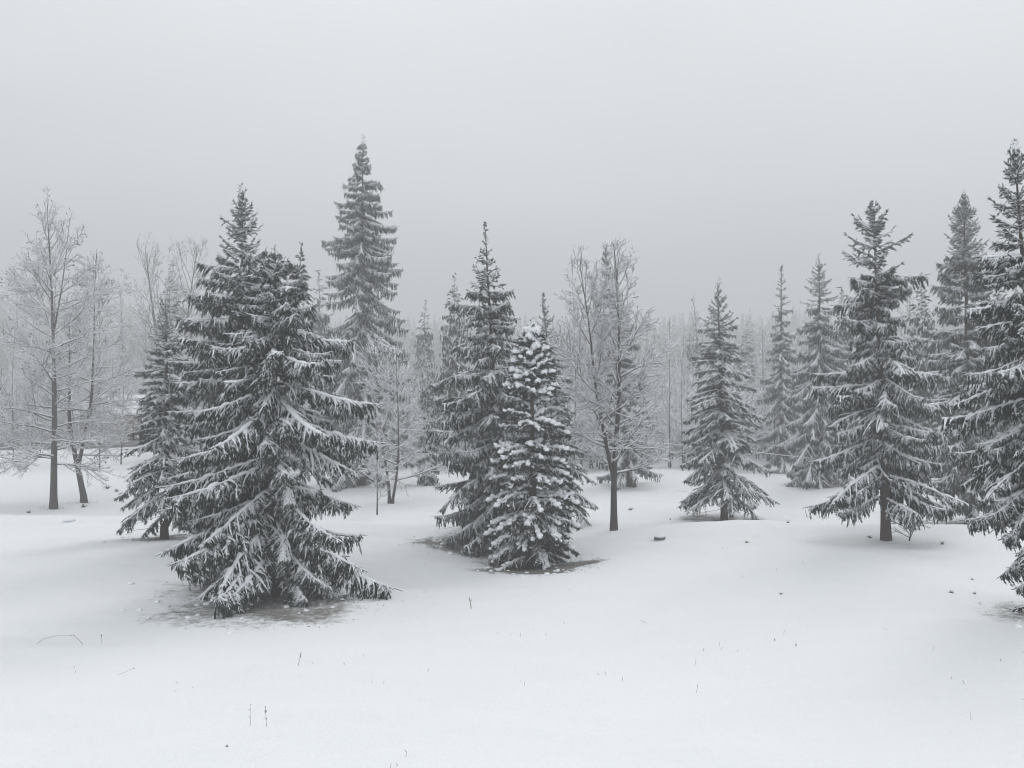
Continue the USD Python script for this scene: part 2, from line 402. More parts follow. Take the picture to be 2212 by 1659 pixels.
LENGTHS = [0.30, 0.55, 0.90, 1.35, 1.9, 2.6]
lib = {}
NEEDLE_OF = {'comb': M_NEEDLE, 'fan': M_NEEDLE, 'airy': M_FROST, 'weep': M_FROST, 'clump': M_OLIVE}
_rng = np.random.default_rng(7)
for style in STYLES:
    for L in LENGTHS:
        if (style == 'clump' and L > 2.0):
            continue
        for var in range(2 if style in ('fan', 'airy') and L < 1.2 else 3):
            path = f'{LIB}/{style}_{int(L*100):03d}_{var}'
            UsdGeom.Xform.Define(stage, path)
            wood, needles, snow, few, lite = make_branch(L, style, _rng)
            wood.build('limb', M_BARK, path)
            needles.build('needles', NEEDLE_OF[style], path)
            snow.build('snow', M_SNOW, path)
            lib.setdefault((style, L), []).append((path, (few, lite)))


def pick(style, length, rng):
    L = min((x for x in LENGTHS if (style, x) in lib), key=lambda x: abs(math.log(x / max(length, 0.05))))
    path, geos = lib[(style, L)][rng.integers(len(lib[(style, L)]))]
    return path, geos, length / L


def frame(az, pitch, roll, scale, sz=None):
    """Rows: the branch's own x (outwards), y, z axes, scaled."""
    cx, sx = math.cos(az), math.sin(az); cp, sp = math.cos(pitch), math.sin(pitch)
    X = np.array([cx * cp, sx * cp, sp]); Y = np.array([-sx, cx, 0.0]); Z = np.cross(X, Y)
    Yr = Y * math.cos(roll) + Z * math.sin(roll); Zr = np.cross(X, Yr)
    return np.stack([X * scale, Yr * scale, Zr * (scale if sz is None else sz)])


def lin(points, t):
    a = np.array(points, float)
    return float(np.interp(t, a[:, 0], a[:, 1]))


def trunk_line(line, z):
    a = np.array(line, float)
    return np.stack([np.interp(z, a[:, 2], a[:, 0]), np.interp(z, a[:, 2], a[:, 1]), np.asarray(z, float)], -1)


def whorls(rng, line, z0, z1, H, profile, style, gap, per, pitch, side=(1, 1), front=1.0, top_style=None, jitter=0.25, scale_mul=1.0, fill=2):
    """Yields (point, style, length, azimuth, pitch, roll) for a spruce's limbs."""
    z = z0; az0 = rng.uniform(0, 6.28)
    while z < z1:
        f = z / H
        c = int(per + rng.integers(-1, 2))
        az0 += rng.uniform(0.5, 1.4)
        for i in range(c):
            az = az0 + 2 * math.pi * i / c + rng.normal(0, 0.22)
            ln = lin(profile, f) * rng.uniform(1 - jitter, 1 + jitter * 0.5)
            ln *= side[0] if math.cos(az) < 0 else side[1]
            ln *= 1 + (front - 1) * max(0, -math.sin(az))
            if ln < 0.08:
                continue
            zz = min(max(z + rng.uniform(-0.5, 0.5) * gap(f), 0.1), z1)
            p = trunk_line(line, np.array([zz]))[0]
            yield p, (top_style if top_style and f > 0.80 else style), ln, az, math.radians(lin(pitch, f) + rng.normal(0, 6)), rng.normal(0, 0.18)
        for i in range(fill):
            zz = z + rng.uniform(-0.1, 1.0) * gap(f); f2 = min(zz / H, 1)
            if zz > z1:
                continue
            az = rng.uniform(0, 6.283)
            ln = lin(profile, f2) * rng.uniform(0.30, 0.85) * (side[0] if math.cos(az) < 0 else side[1])
            if ln > 0.12:
                yield trunk_line(line, np.array([zz]))[0], (top_style if top_style and f > 0.80 else style), ln, az, math.radians(lin(pitch, f2) + rng.normal(0, 10)), rng.normal(0, 0.25)
        z += gap(f) * rng.uniform(0.7, 1.3)


def trunk_geo(line, H, r0, rng, base=-0.3, taper=1.0, sides=9, flare=0.5):
    n = max(14, int(H / 0.4))
    z = np.linspace(0, H, n)
    P = trunk_line(line, z)
    P[:, :2] += np.cumsum(rng.normal(0, 0.006, (n, 2)), 0)
    P[0, 2] = base
    r = r0 * (1 - z / H) ** taper + 0.008
    r = r * (1 + flare * np.exp(-z / 0.16)) * rng.uniform(0.94, 1.06, n)
    return tubes(P[None], r[None], sides)


def spruce(name, pos, H, profile, label, r0=0.12, style='comb', top_style=None, gap0=0.34, per=5, pitch=((0, -22), (0.4, -8), (0.8, 22), (1, 55)), crown=0.08, seed=1,
           line=None, side=(1, 1), front=1.0, jitter=0.25, cat='tree', group=None, leaders=(), bark=None, dead=0, scale_mul=1.0, fill=2, flare=0.3, frosty=0.0):
    rng = np.random.default_rng(seed)
    t = xform(name, pos, label, cat, group)
    line = line or [(0, 0, 0), (0, 0, H)]
    g = Geo().add(*trunk_geo(line, H, r0, rng, flare=flare))
    g.build('trunk', bark or M_BARK, t)
    gap = lambda f: gap0 * (1.0 - 0.45 * f) if f < 0.9 else gap0 * 0.38
    limbs = list(whorls(rng, line, crown * H, H - 0.12, H, profile, style, gap, per, pitch, side, front, top_style, jitter, fill=fill))
    for (lx, ly, lz, lh, lr) in leaders:       # a second top that rises beside the first
        ll = [(trunk_line(line, np.array([lz]))[0][0], trunk_line(line, np.array([lz]))[0][1], lz), (lx * 0.8, ly * 0.8, lz + 0.35 * lh), (lx, ly, lz + lh)]
        zz = np.linspace(lz, lz + lh, 10)
        Geo().add(*tubes(trunk_line(ll, zz)[None], np.linspace(0.035, 0.008, 10)[None], 6)).build('leader', M_BARK, t)
        limbs += list(whorls(rng, ll, lz + 0.35 * lh, lz + lh - 0.05, lz + lh, [(lz / (lz + lh), lr), (1, 0.08)], style, lambda f: 0.17, 4, [(0, 10), (0.8, 25), (1, 60)], top_style=top_style, jitter=0.3))
        limbs.append((np.array([lx, ly, lz + lh - 0.1]), 'airy', 0.32, 0.0, math.radians(86), 0.0))
    tip = trunk_line(line, np.array([H - 0.22]))[0]
    limbs.append((tip, 'airy', 0.42 * scale_mul, rng.uniform(0, 6), math.radians(87), 0.0))
    over = len(limbs) - 296
    if over > 0:       # thin out the short inner limbs low in the crown
        low = [i for i in sorted(range(len(limbs)), key=lambda i: limbs[i][2]) if limbs[i][0][2] < 0.70 * H]
        low = [low[i] for i in np.unique(np.linspace(0, len(low) * 0.6, over).astype(int))][:over]
        limbs = [b for i, b in enumerate(limbs) if i not in set(low)]
    for p, stl, ln, az, pt, roll in limbs:
        if frosty and stl == 'comb' and rng.random() < frosty:
            stl = 'weep' if rng.random() < 0.6 else 'fan'
        path, _, sc = pick(stl, ln, rng)
        R = frame(az, pt, roll, sc)
        b = UsdGeom.Xform.Define(stage, numbered(str(t.GetPath()), 'branch'))
        b.AddTransformOp().Set(Gf.Matrix4d(*R[0], 0, *R[1], 0, *R[2], 0, *p, 1))
        b.GetPrim().GetReferences().AddInternalReference(path)
        b.GetPrim().SetInstanceable(True)
    if dead:                                   # bare dead twigs at the foot of the crown
        P = []
        for i in range(dead):
            z = rng.uniform(0.05, 0.13) * H; az = rng.uniform(0, 6.28); ln = rng.uniform(0.5, 1.0) * lin(profile, 0.12)
            q = np.linspace(0, 1, 6)
            o = trunk_line(line, np.array([z]))[0]
            P.append(o + np.stack([np.cos(az + 0.3 * q) * ln * q, np.sin(az + 0.3 * q) * ln * q, -0.25 * ln * q + 0.12 * ln * q ** 2 * rng.uniform(-1, 2)], 1))
        Geo().add(*tubes(np.array(P), np.full((dead, 6), 0.011) * np.linspace(1, 0.35, 6), 4)).build('dead_twigs', M_BARK, t, kind='stuff')
    return t


def baked_spruce(path, H, profile, style, seed, gap0, per, pitch, mul=1.0, r0=0.14, top_style=None):
    """A whole far spruce in three meshes: trunk, crown, snow."""
    rng = np.random.default_rng(seed)
    UsdGeom.Xform.Define(stage, path)
    line = [(0, 0, 0), (rng.normal(0, 0.1), 0, H)]
    Geo().add(*trunk_geo(line, H, r0, rng)).build('trunk', M_BARK, path)
    cr, sn = Geo(), Geo()
    limbs = list(whorls(rng, line, 0.06 * H, H - 0.1, H, profile, style, lambda f: gap0 * (1 - 0.5 * f), per, pitch, top_style=top_style))
    limbs.append((trunk_line(line, np.array([H - 0.3]))[0], 'airy', 0.7, 0, 1.5, 0))
    for p, stl, ln, az, pt, roll in limbs:
        _, (nd, s), sc = pick(stl, ln / mul, rng)
        R = frame(az, pt, roll, sc * mul)
        for src, dst in ((nd, cr), (s, sn)):
            v, f = src.arrays()
            dst.add(v @ R + p, f)
    cr.build('crown', M_FROST, path); sn.build('snow', M_SNOW, path)
    return cr.tris() + sn.tris()


# ------------------------------------------------------------------ leafless trees
def children(rng, P, R, ids, per, n, ratio, angle, up, smin=0.2, minlen=0.1, flat=0.6, wig=0.035):
    """One more order of twigs: P (m, n0, 3) parents, R their radii."""
    m, n0, _ = P.shape
    plen_ = np.linalg.norm(np.diff(P, axis=1), axis=2).sum(1)
    k = rng.poisson(np.clip(per * plen_, 0.3, 26))
    par = np.repeat(np.arange(m), k)
    c = len(par)
    s = smin + (1 - smin) * rng.random(c) ** 0.8 * 0.97
    t = np.clip(s * (n0 - 1), 0, n0 - 1.001); i = t.astype(int); w = (t - i)[:, None]
    b = P[par, i] * (1 - w) + P[par, i + 1] * w
    tan = unit(P[par, i + 1] - P[par, i])
    plen = np.linalg.norm(np.diff(P, axis=1), axis=2).sum(1)[par]
    ln = np.maximum(plen * ratio * (1.1 - 0.75 * s) * rng.uniform(0.55, 1.3, c), minlen)
    side = rng.normal(0, 1, (c, 3)); side[:, 2] *= flat
    side = unit(side - (side * tan).sum(1, keepdims=True) * tan)
    a = np.radians(angle + rng.normal(0, 10, c))[:, None]
    d = unit(tan * np.cos(a) + side * np.sin(a))
    q = np.linspace(0, 1, n)
    dirs = unit(d[:, None] + np.array([0, 0, 1.0]) * (up * q)[None, :, None] + rng.normal(0, wig * 3, (c, n, 3)) * q[None, :, None])
    pts = np.concatenate([b[:, None], b[:, None] + np.cumsum(dirs[:, :-1] * (ln / (n - 1))[:, None, None], 1)], 1)
    r_at = R[par, i] * (1 - w[:, 0]) + R[par, i + 1] * w[:, 0]
    return pts, ids[par], r_at, ln


def snow_on(P, R, k, rng, lo=0.011, gain=0.9, steep=0.90):
    T = unit(P[:, -1] - P[:, 0])
    ok = np.abs(T[:, 2]) < steep
    Q = P[ok]; RR = R[ok]
    rs = (lo + gain * RR) * rng.uniform(0.75, 1.2, RR.shape) * (1 - 0.45 * np.abs(T[ok, 2]) ** 2)[:, None]
    rs[:, -1] *= 0.4
    return Q + np.array([0, 0, 1.0]) * (RR * 0.75 + rs * 0.45)[..., None], rs, ok


def bare_tree_geo(rng, stems, limb_rule, n_limbs, counts=(3.0, 5.5, 5.0), fine=1.0, twig_r=0.0075, snow=1.0, ups=(0.5, 0.30, 0.15, 0.05), leaf=0, ratio=(0.50, 0.50, 0.55)):
    """stems: list of (polyline, r0, r1, first fraction with limbs). limb_rule(f, rng) -> (length, elevation in degrees, rise)."""
    trunk = Geo(); tsnow = Geo()
    LP, LR = [], []
    n1 = 11
    q = np.linspace(0, 1, n1)
    for line, r0, r1, f0, share in stems:
        a = np.array(line, float)
        seg = np.r_[0, np.cumsum(np.linalg.norm(np.diff(a, axis=0), axis=1))]; u = np.linspace(0, seg[-1], 26)
        P = np.stack([np.interp(u, seg, a[:, j]) for j in range(3)], 1)
        P[1:, :2] += np.cumsum(rng.normal(0, 0.010, (25, 2)), 0)
        P[2:-2] = (P[:-4] + P[1:-3] + P[2:-2] + P[3:-1] + P[4:]) / 5
        r = r0 + (r1 - r0) * (u / u[-1]) ** 0.85
        if line[0][2] < 0.3:
            r = r * (1 + 0.35 * np.exp(-u / 0.3)); P[0, 2] -= 0.3
        trunk.add(*tubes(P[None], r[None], 9))
        nl = int(n_limbs * share)
        fs = f0 + (1 - f0) * (np.arange(nl) + rng.uniform(0, 1, nl)) / nl
        az = np.arange(nl) * 2.39996 + rng.normal(0, 0.4, nl)
        for f, z in zip(fs, az):
            p, _ = along(P, [min(f, 0.99)])
            hz = p[0][2]
            ln, el, rise = limb_rule(f, rng)
            e = math.radians(el)
            d = np.array([math.cos(z) * math.cos(e), math.sin(z) * math.cos(e), math.sin(e)])
            dirs = unit(d[None] + np.array([0, 0, 1.0])[None] * (rise * q)[:, None] + np.cumsum(rng.normal(0, 0.05, (n1, 3)), 0))
            LP.append(p[0] + np.vstack([[0, 0, 0], np.cumsum(dirs[:-1] * ln / (n1 - 1), 0)]))
            rr = r0 + (r1 - r0) * f ** 0.85
            b0 = min(0.45 * rr, 0.007 + 0.0068 * ln)
            LR.append(b0 * (1 - q) ** 0.8 + 0.006)
        tip = P[-1]; LP.append(tip + np.outer(q, [0.03, 0, 0.35])); LR.append(np.linspace(r1, 0.005, n1))
    LP, LR = np.array(LP), np.array(LR)
    ids = np.arange(len(LP))
    p2, i2, r2, l2 = children(rng, LP, LR, ids, counts[0], 7, ratio[0], 40, ups[1], 0.12, 0.30)
    R2 = np.minimum(r2 * 0.7, 0.005 + 0.006 * l2)[:, None] * np.linspace(1, 0.45, 7)[None] + 0.002
    p3, i3, r3, l3 = children(rng, p2, R2, i2, counts[1] * fine, 4, ratio[1], 42, ups[2], 0.12, 0.20)
    R3 = np.full((len(p3), 1), twig_r) * np.linspace(1, 0.6, 4)[None]
    p4, i4, r4, l4 = children(rng, p3, R3, i3, counts[2] * fine, 3, ratio[2], 40, ups[3], 0.12, 0.14)
    R4 = np.full((len(p4), 1), twig_r * 0.8) * np.linspace(1, 0.6, 3)[None]
    out = []
    for j in ids:
        limb, twigs, sn = Geo(), Geo(), Geo()
        limb.add(*tubes(LP[j:j + 1], LR[j:j + 1], 5))
        for P, R, idx, k in ((p2, R2, i2, 4), (p3, R3, i3, 3), (p4, R4, i4, 3)):
            sel = idx == j
            if sel.any():
                twigs.add(*tubes(P[sel], R[sel], k))
        for P, R, sel, k in ((LP, LR, ids == j, 5), (p2, R2, i2 == j, 4), (p3, R3, i3 == j, 3), (p4, R4, i4 == j, 3)):
            if sel.any():
                Q, rs, _ = snow_on(P[sel], R[sel], k, rng, lo=0.0115 * snow, gain=0.9)
                if len(Q):
                    sn.add(*tubes(Q, rs, k, wide=1.1, flat=0.85, phase=1.57))
        if leaf and rng.random() < 0.9:           # a few dead leaves and seed heads still hanging on
            sel = np.nonzero(i4 == j)[0]
            for m_ in sel[: max(1, int(leaf * len(sel)))]:
                twigs.add(*tubes(np.stack([p4[m_][-1], p4[m_][-1] + [0.02, 0.01, -0.03], p4[m_][-1] + [0.03, 0.02, -0.07]])[None], np.array([[0.012, 0.035, 0.008]]), 4))
        out.append((limb, twigs, sn))
    return trunk, out


def bare_tree(name, pos, label, seed, stems, limb_rule, n_limbs, bark=None, cat='tree', group=None, **kw):
    rng = np.random.default_rng(seed)
    t = xform(name, pos, label, cat, group)
    trunk, limbs = bare_tree_geo(rng, stems, limb_rule, n_limbs, **kw)
    trunk.build('trunk', bark or M_GREYBARK, t)
    for limb, twigs, sn in limbs:
        b = limb.build('limb', M_TWIG, t)
        twigs.build('twigs', M_TWIG, b, kind='stuff'); sn.build('snow', M_SNOW, b, kind='stuff')
    return t


def baked_bare(path, seed, stems, limb_rule, n_limbs, **kw):
    rng = np.random.default_rng(seed)
    UsdGeom.Xform.Define(stage, path)
    trunk, limbs = bare_tree_geo(rng, stems, limb_rule, n_limbs, **kw)
    trunk.build('trunk', M_GREYBARK, path)
    cr, sn = Geo(), Geo()
    for a, b, c in limbs:
        for g in (a, b):
            if g.n: cr.add(*g.arrays())
        if c.n: sn.add(*c.arrays())
    cr.build('crown', M_TWIG, path); sn.build('snow', M_SNOW, path)
    return cr.tris() + sn.tris()


def copy_of(path, name, pos, label, cat='tree', group=None, rz=0.0, scale=(1, 1, 1)):
    o = xform(name, pos, label, cat, group, rz=rz, scale=scale)
    o.GetReferences().AddInternalReference(path)
    o.SetInstanceable(True)
    return o


# ------------------------------------------------------------------ the spruces, front to back
def W(pd, depth):           # width of pd photograph pixels at a depth, in metres
    return pd * 1024 / 2212 * depth / F_PX


def tree_at(xd, yd, top):
    p = hit(xd, yd)
    return p, height_at(p, top)


def well(p, r, dep, bare):
    WELLS_AND_SHADE.append((p[0], p[1], r, dep, bare))
    return np.array([p[0], p[1], p[2] - dep])


UP = ((0, -20), (0.4, -6), (0.75, 14), (0.92, 35), (1, 58))
FLAT = ((0, -24), (0.3, -12), (0.7, 4), (0.9, 28), (1, 55))
SAG = ((0, -30), (0.4, -22), (0.75, -8), (0.92, 20), (1, 55))

p, H = tree_at(592, 1280, 540); p = well(p, 3.3, 0.10, 0.75); WELLS_AND_SHADE.append((p[0] + 0.3, p[1] - 1.6, 3.0, 0.0, 0.9))  # thin snow reaching forward, with the shadow of the crown painted into it
spruce('spruce_tree', p, H, [(0.02, 2.9), (0.12, 3.0), (0.3, 2.75), (0.5, 2.3), (0.7, 1.95), (0.80, 1.5), (0.88, 0.75), (0.96, 0.32), (1, 0.12)],
       'largest foreground spruce with two blunt tops and long sagging snow-covered boughs', r0=0.145, fill=3, side=(1.0, 1.12), style='comb', top_style='comb', gap0=0.54, per=6, jitter=0.42, pitch=((0, -23), (0.25, -19), (0.6, -8), (0.85, 8), (0.95, 35), (1, 60)),
       crown=0.13, frosty=0.15, seed=11, leaders=((0.68, 0.1, H * 0.78, H * 0.225, 0.48), (-0.95, 0.0, H * 0.72, H * 0.25, 0.55), (0.42, -0.4, H * 0.66, H * 0.21, 0.4)), dead=14, front=1.05)
p = at_depth(520, 33.0); H = height_at(p, 412)
spruce('spruce_tree', p, H, [(0.05, 2.5), (0.3, 2.3), (0.55, 1.9), (0.7, 1.5), (0.82, 0.95), (0.92, 0.5), (1, 0.1)],
       'dark spruce close behind the largest one, its pointed top rising over its left shoulder', r0=0.16, style='comb', top_style='airy', gap0=0.48, per=5, pitch=UP, seed=12, jitter=0.4)
p, H = tree_at(355, 1160, 640); p = well(p, 2.0, 0.08, 0.8)
spruce('spruce_tree', p, H, [(0.05, 1.7), (0.12, 1.85), (0.3, 1.6), (0.5, 1.25), (0.7, 0.95), (0.82, 0.5), (0.92, 0.28), (1, 0.1)],
       'small spruce with a bent bare trunk foot, left of the largest spruce', r0=0.13, style='fan', top_style='airy', gap0=0.44, per=5, pitch=FLAT, crown=0.14, seed=13, jitter=0.35,
       line=[(0.0, 0, 0), (-0.05, 0, 0.35), (0.22, 0.0, 0.9), (0.05, 0, 2.0), (-0.05, 0, H)], dead=6)
p = at_depth(782, 60.0); H = height_at(p, 308)
spruce('spruce_tree', p, H, [(0.03, 3.7), (0.3, 3.5), (0.42, 3.2), (0.55, 2.95), (0.67, 2.55), (0.78, 1.95), (0.86, 1.2), (0.91, 0.72), (0.95, 0.36), (1, 0.14)],
       'tallest spruce, frosted grey with weeping branches, standing behind the largest one', r0=0.26, style='weep', top_style='weep', gap0=0.70, fill=3, per=6, pitch=SAG, seed=14, jitter=0.4, scale_mul=1.5)
p, H = tree_at(1075, 1185, 488); p = well(p, 2.2, 0.10, 0.9); WELLS_AND_SHADE.append((p[0] - 1.3, p[1] - 0.2, 1.8, 0.03, 1.2))
spruce('spruce_tree', p, H, [(0.05, 2.5), (0.25, 2.4), (0.45, 2.15), (0.58, 1.75), (0.68, 1.35), (0.8, 0.95), (0.86, 0.55), (0.90, 0.28), (0.94, 0.16), (1, 0.06)],
       'ragged spruce with a long bare leader, left of and behind the snow-clad bushy conifer', r0=0.17, style='comb', top_style='airy', gap0=0.52, per=5, pitch=FLAT, crown=0.12, seed=15, frosty=0.6,
       side=(1.12, 0.9), jitter=0.5, line=[(0, 0, 0), (-0.05, 0, 4), (-0.45, 0, H)], dead=10)
p, H = tree_at(1150, 1217, 692); p = well(p, 2.4, 0.16, 1.05); WELLS_AND_SHADE.append((p[0] + 0.25, p[1] - 1.1, 2.2, 0.03, 1.7))
spruce('bushy_conifer', p, H, [(0.03, 1.3), (0.12, 1.5), (0.25, 1.45), (0.45, 1.22), (0.65, 0.98), (0.82, 0.70), (0.93, 0.42), (1, 0.10)],
       'dense bushy conifer with clumps of heavy snow, in front at the middle of the clearing', r0=0.15, style='clump', gap0=0.33, fill=4, per=9, pitch=((0, -26), (0.12, -8), (0.3, 6), (0.6, 24), (0.9, 42), (1, 68)), crown=0.055, seed=16, jitter=0.25, dead=14)
p, H = tree_at(1212, 1135, 645)
spruce('spruce_tree', p, H, [(0.03, 1.75), (0.2, 1.55), (0.45, 1.05), (0.7, 0.7), (0.85, 0.42), (1, 0.08)],
       'small spruce half hidden behind the right side of the bushy conifer', r0=0.10, style='fan', top_style='airy', gap0=0.44, per=5, pitch=FLAT, crown=0.13, seed=17, line=[(0, 0, 0), (0, 0, H * .4), (-0.75, 0, H)])
p, H = tree_at(1365, 1052, 530)
spruce('spruce_tree', p, H, [(0.06, 2.3), (0.3, 2.1), (0.5, 1.65), (0.7, 1.1), (0.85, 0.6), (0.95, 0.3), (1, 0.1)],
       'pale spruce standing right behind the forked leafless tree', r0=0.26, style='weep', top_style='airy', gap0=0.55, per=5, pitch=FLAT, crown=0.1, seed=18, line=[(0, 0, 0), (-0.6, 0, H * 0.3), (-1.6, 0, H)])
p, H = tree_at(1565, 1122, 605); p = well(p, 2.3, 0.10, 1.0)
spruce('spruce_tree', p, H, [(0.07, 2.2), (0.2, 2.2), (0.35, 1.95), (0.55, 1.6), (0.7, 1.15), (0.82, 0.75), (0.88, 0.5), (0.93, 0.25), (1, 0.08)],
       'regular tiered spruce with snowy fans, alone right of the forked leafless tree', r0=0.16, style='fan', top_style='airy', gap0=0.52, fill=1, per=6, pitch=((0, -20), (0.3, -14), (0.6, -2), (0.82, 18), (1, 55)), crown=0.145, seed=19, jitter=0.22, dead=14, line=[(0, 0, 0), (-0.25, 0, H)])
p, H = tree_at(1772, 1048, 558); p = well(p, 2.2, 0.1, 0.85)
rope_tree = p
spruce('spruce_tree', p, H, [(0.06, 2.9), (0.3, 2.7), (0.5, 2.2), (0.7, 1.6), (0.82, 1.0), (0.92, 0.55), (1, 0.12)],
       'grey frosted spruce whose trunk the snowy rope is tied to', r0=0.24, style='weep', top_style='airy', gap0=0.70, per=6, pitch=SAG, crown=0.13, seed=20, jitter=0.4, scale_mul=1.3)
p, H = tree_at(1690, 1020, 585); p = well(p, 2.4, 0.1, 0.8)
spruce('spruce_tree', p, H, [(0.06, 2.3), (0.3, 2.0), (0.5, 1.7), (0.65, 1.15), (0.75, 0.7), (0.88, 0.45), (1, 0.1)],
       'slim pale spruce with a thin spire, left of and behind the rope spruce', r0=0.18, style='weep', top_style='airy', gap0=0.75, per=5, pitch=SAG, crown=0.11, seed=21, jitter=0.4, scale_mul=1.5)
p, H = tree_at(1915, 1166, 448)
spruce('spruce_tree', p, H, [(0.07, 2.4), (0.2, 2.55), (0.35, 2.3), (0.5, 1.9), (0.65, 1.5), (0.78, 1.3), (0.86, 1.05), (0.92, 0.75), (0.97, 0.4), (1, 0.15)],
       'tall open spruce with a thick clear trunk foot beside a small leafless shrub', r0=0.165, style='comb', top_style='airy', gap0=0.66, fill=1, per=6, pitch=((0, -18), (0.3, -10), (0.7, 4), (0.85, 18), (1, 50)), crown=0.14, seed=22, frosty=0.5, jitter=0.5, line=[(0, 0, 0), (-0.2, 0, H * .5), (-0.42, 0, H)])
p, H = tree_at(2096, 1132, 415); p = well(p, 2.0, 0.12, 0.95)
spruce('spruce_tree', p, H, [(0.05, 2.0), (0.3, 1.95), (0.5, 1.75), (0.7, 1.4), (0.82, 1.0), (0.92, 0.55), (0.97, 0.3), (1, 0.1)],
       'dense dark slender spruce between the tall open spruce and the one at the right edge', r0=0.20, style='comb', top_style='airy', gap0=0.46, per=7, pitch=UP, crown=0.09, frosty=0.2, seed=23, jitter=0.35, dead=16, line=[(0, 0, 0), (-0.2, 0, H)])
p, H = tree_at(2246, 1320, 316); p = well(p, 1.6, 0.08, 0.6)
spruce('spruce_tree', p, H, [(0.02, 0.7), (0.12, 0.9), (0.22, 1.3), (0.32, 1.85), (0.45, 1.75), (0.55, 1.5), (0.6, 1.4), (0.75, 0.95), (0.88, 0.6), (0.95, 0.35), (1, 0.1)],
       'nearest spruce cut off by the right edge of the picture', r0=0.17, style='comb', top_style='airy', gap0=0.50, per=6, pitch=((0, -34), (0.3, -20), (0.6, -4), (0.85, 18), (1, 55)), crown=0.03, frosty=0.65, seed=24, jitter=0.35, line=[(0, 0, 0), (-0.15, 0, H * .5), (-0.50, 0, H)])

# ------------------------------------------------------------------ the leafless trees
p, H = tree_at(116, 1098, 428); well(p, 0.9, 0.0, 0.45)
bare_tree('bare_tree', p, 'tall straight leafless tree nearest the left edge, with a dark trunk', 31,
          [([(0, 0, 0), (-0.03, 0, H * .3), (-0.12, 0, H * .6), (-0.45, 0, H * .97)], 0.195, 0.012, 0.14, 1.0), ([(-0.1, 0, H * .55), (0.35, 0.1, H * .72), (0.65, 0.1, H * .92)], 0.05, 0.012, 0.2, 0.16)],
          lambda f, r: (lin([(0, 4.0), (0.2, 4.3), (0.5, 3.6), (0.8, 2.0), (1, 0.9)], f) * r.uniform(0.7, 1.1), lin([(0.1, 2), (0.5, 22), (0.8, 45), (1, 62)], f) + r.normal(0, 6), lin([(0, -0.55), (0.35, 0.0), (0.7, 0.5), (1, 0.6)], f)),
          58, counts=(3.7, 6.2, 4.0), leaf=0.08, snow=1.3)
p, H = tree_at(183, 1086, 560); well(p, 0.9, 0.0, 0.45)
bare_tree('bare_tree', p, 'leaning leafless tree with a forked trunk, right of the tall straight one', 32,
          [([(0, 0, 0), (-0.25, 0, 1.2), (-0.45, 0, 2.2), (-0.9, 0.1, 4.0), (-1.0, 0.1, H * .75)], 0.175, 0.015, 0.25, 0.5), ([(-0.33, 0, 1.9), (-0.15, 0.1, 3.2), (0.35, 0.1, 5.4), (0.6, 0.1, H)], 0.11, 0.012, 0.12, 0.6)],
          lambda f, r: (lin([(0, 3.2), (0.3, 3.4), (0.7, 2.2), (1, 0.8)], f) * r.uniform(0.7, 1.15), lin([(0.1, 0), (0.5, 22), (0.8, 42), (1, 60)], f) + r.normal(0, 8), lin([(0, -0.6), (0.4, 0.0), (0.7, 0.4), (1, 0.6)], f)),
          48, counts=(3.6, 6.2, 4.0), leaf=0.05, snow=1.3)
p, H = tree_at(1326, 1146, 532); fork = p
bare_tree('bare_tree', p, 'leafless tree with a forked trunk, alone to the right of the bushy conifer', 33,
          [([(0, 0, 0), (0.0, 0, 2.0), (0.08, 0, 3.2), (0.22, 0, 5.2), (0.18, 0, 8.0), (0.05, 0, H * .97)], 0.135, 0.010, 0.20, 0.62),
           ([(0.0, 0, 1.9), (-0.28, -0.05, 3.2), (-0.62, -0.1, 5.0), (-0.85, -0.1, 7.4), (-1.2, -0.1, H * .93)], 0.085, 0.010, 0.12, 0.5)],
          lambda f, r: (lin([(0, 2.0), (0.3, 2.6), (0.6, 2.3), (0.85, 1.5), (1, 0.7)], f) * r.uniform(0.7, 1.1), lin([(0.1, 10), (0.35, 30), (0.7, 52), (1, 70)], f) + r.normal(0, 7), lin([(0, 0.0), (0.4, 0.35), (0.8, 0.7), (1, 0.7)], f)),
          60, counts=(4.8, 8.0, 5.6), leaf=0.0, snow=1.25)
p = hit(845, 1088)
H = height_at(p, 735)
bare_tree('bare_tree', p, 'bushy leafless tree on two slanting stems, between the largest spruce and the ragged one', 34,
          [([(0.05, 0, 0), (0.2, 0, 1.0), (0.35, 0.0, 2.6), (0.2, 0, H * .9)], 0.075, 0.01, 0.14, 0.55), ([(-0.1, 0.1, 0), (-0.15, 0.1, 1.2), (-0.55, 0.1, 3.2), (-0.9, 0.1, H * .98)], 0.085, 0.01, 0.14, 0.55)],
          lambda f, r: (lin([(0, 2.5), (0.35, 2.6), (0.7, 1.9), (1, 0.7)], f) * r.uniform(0.7, 1.15), lin([(0.1, 8), (0.5, 32), (1, 62)], f) + r.normal(0, 8), lin([(0, 0.0), (0.4, 0.3), (1, 0.6)], f)),
          56, counts=(4.5, 7.2, 5.0), snow=1.2)
p = hit(815, 1112)
bare_tree('bare_sapling', p, 'thin leafless sapling just left of the two slanting stems', 35,
          [([(0, 0, 0), (-0.02, 0, 1.6), (-0.05, 0, 4.2)], 0.035, 0.006, 0.15, 1.0)],
          lambda f, r: (lin([(0, 1.0), (0.5, 0.9), (1, 0.4)], f) * r.uniform(0.6, 1.1), lin([(0, 20), (1, 60)], f) + r.normal(0, 8), 0.3), 18, counts=(5, 6, 5))
p = hit(1965, 1168)
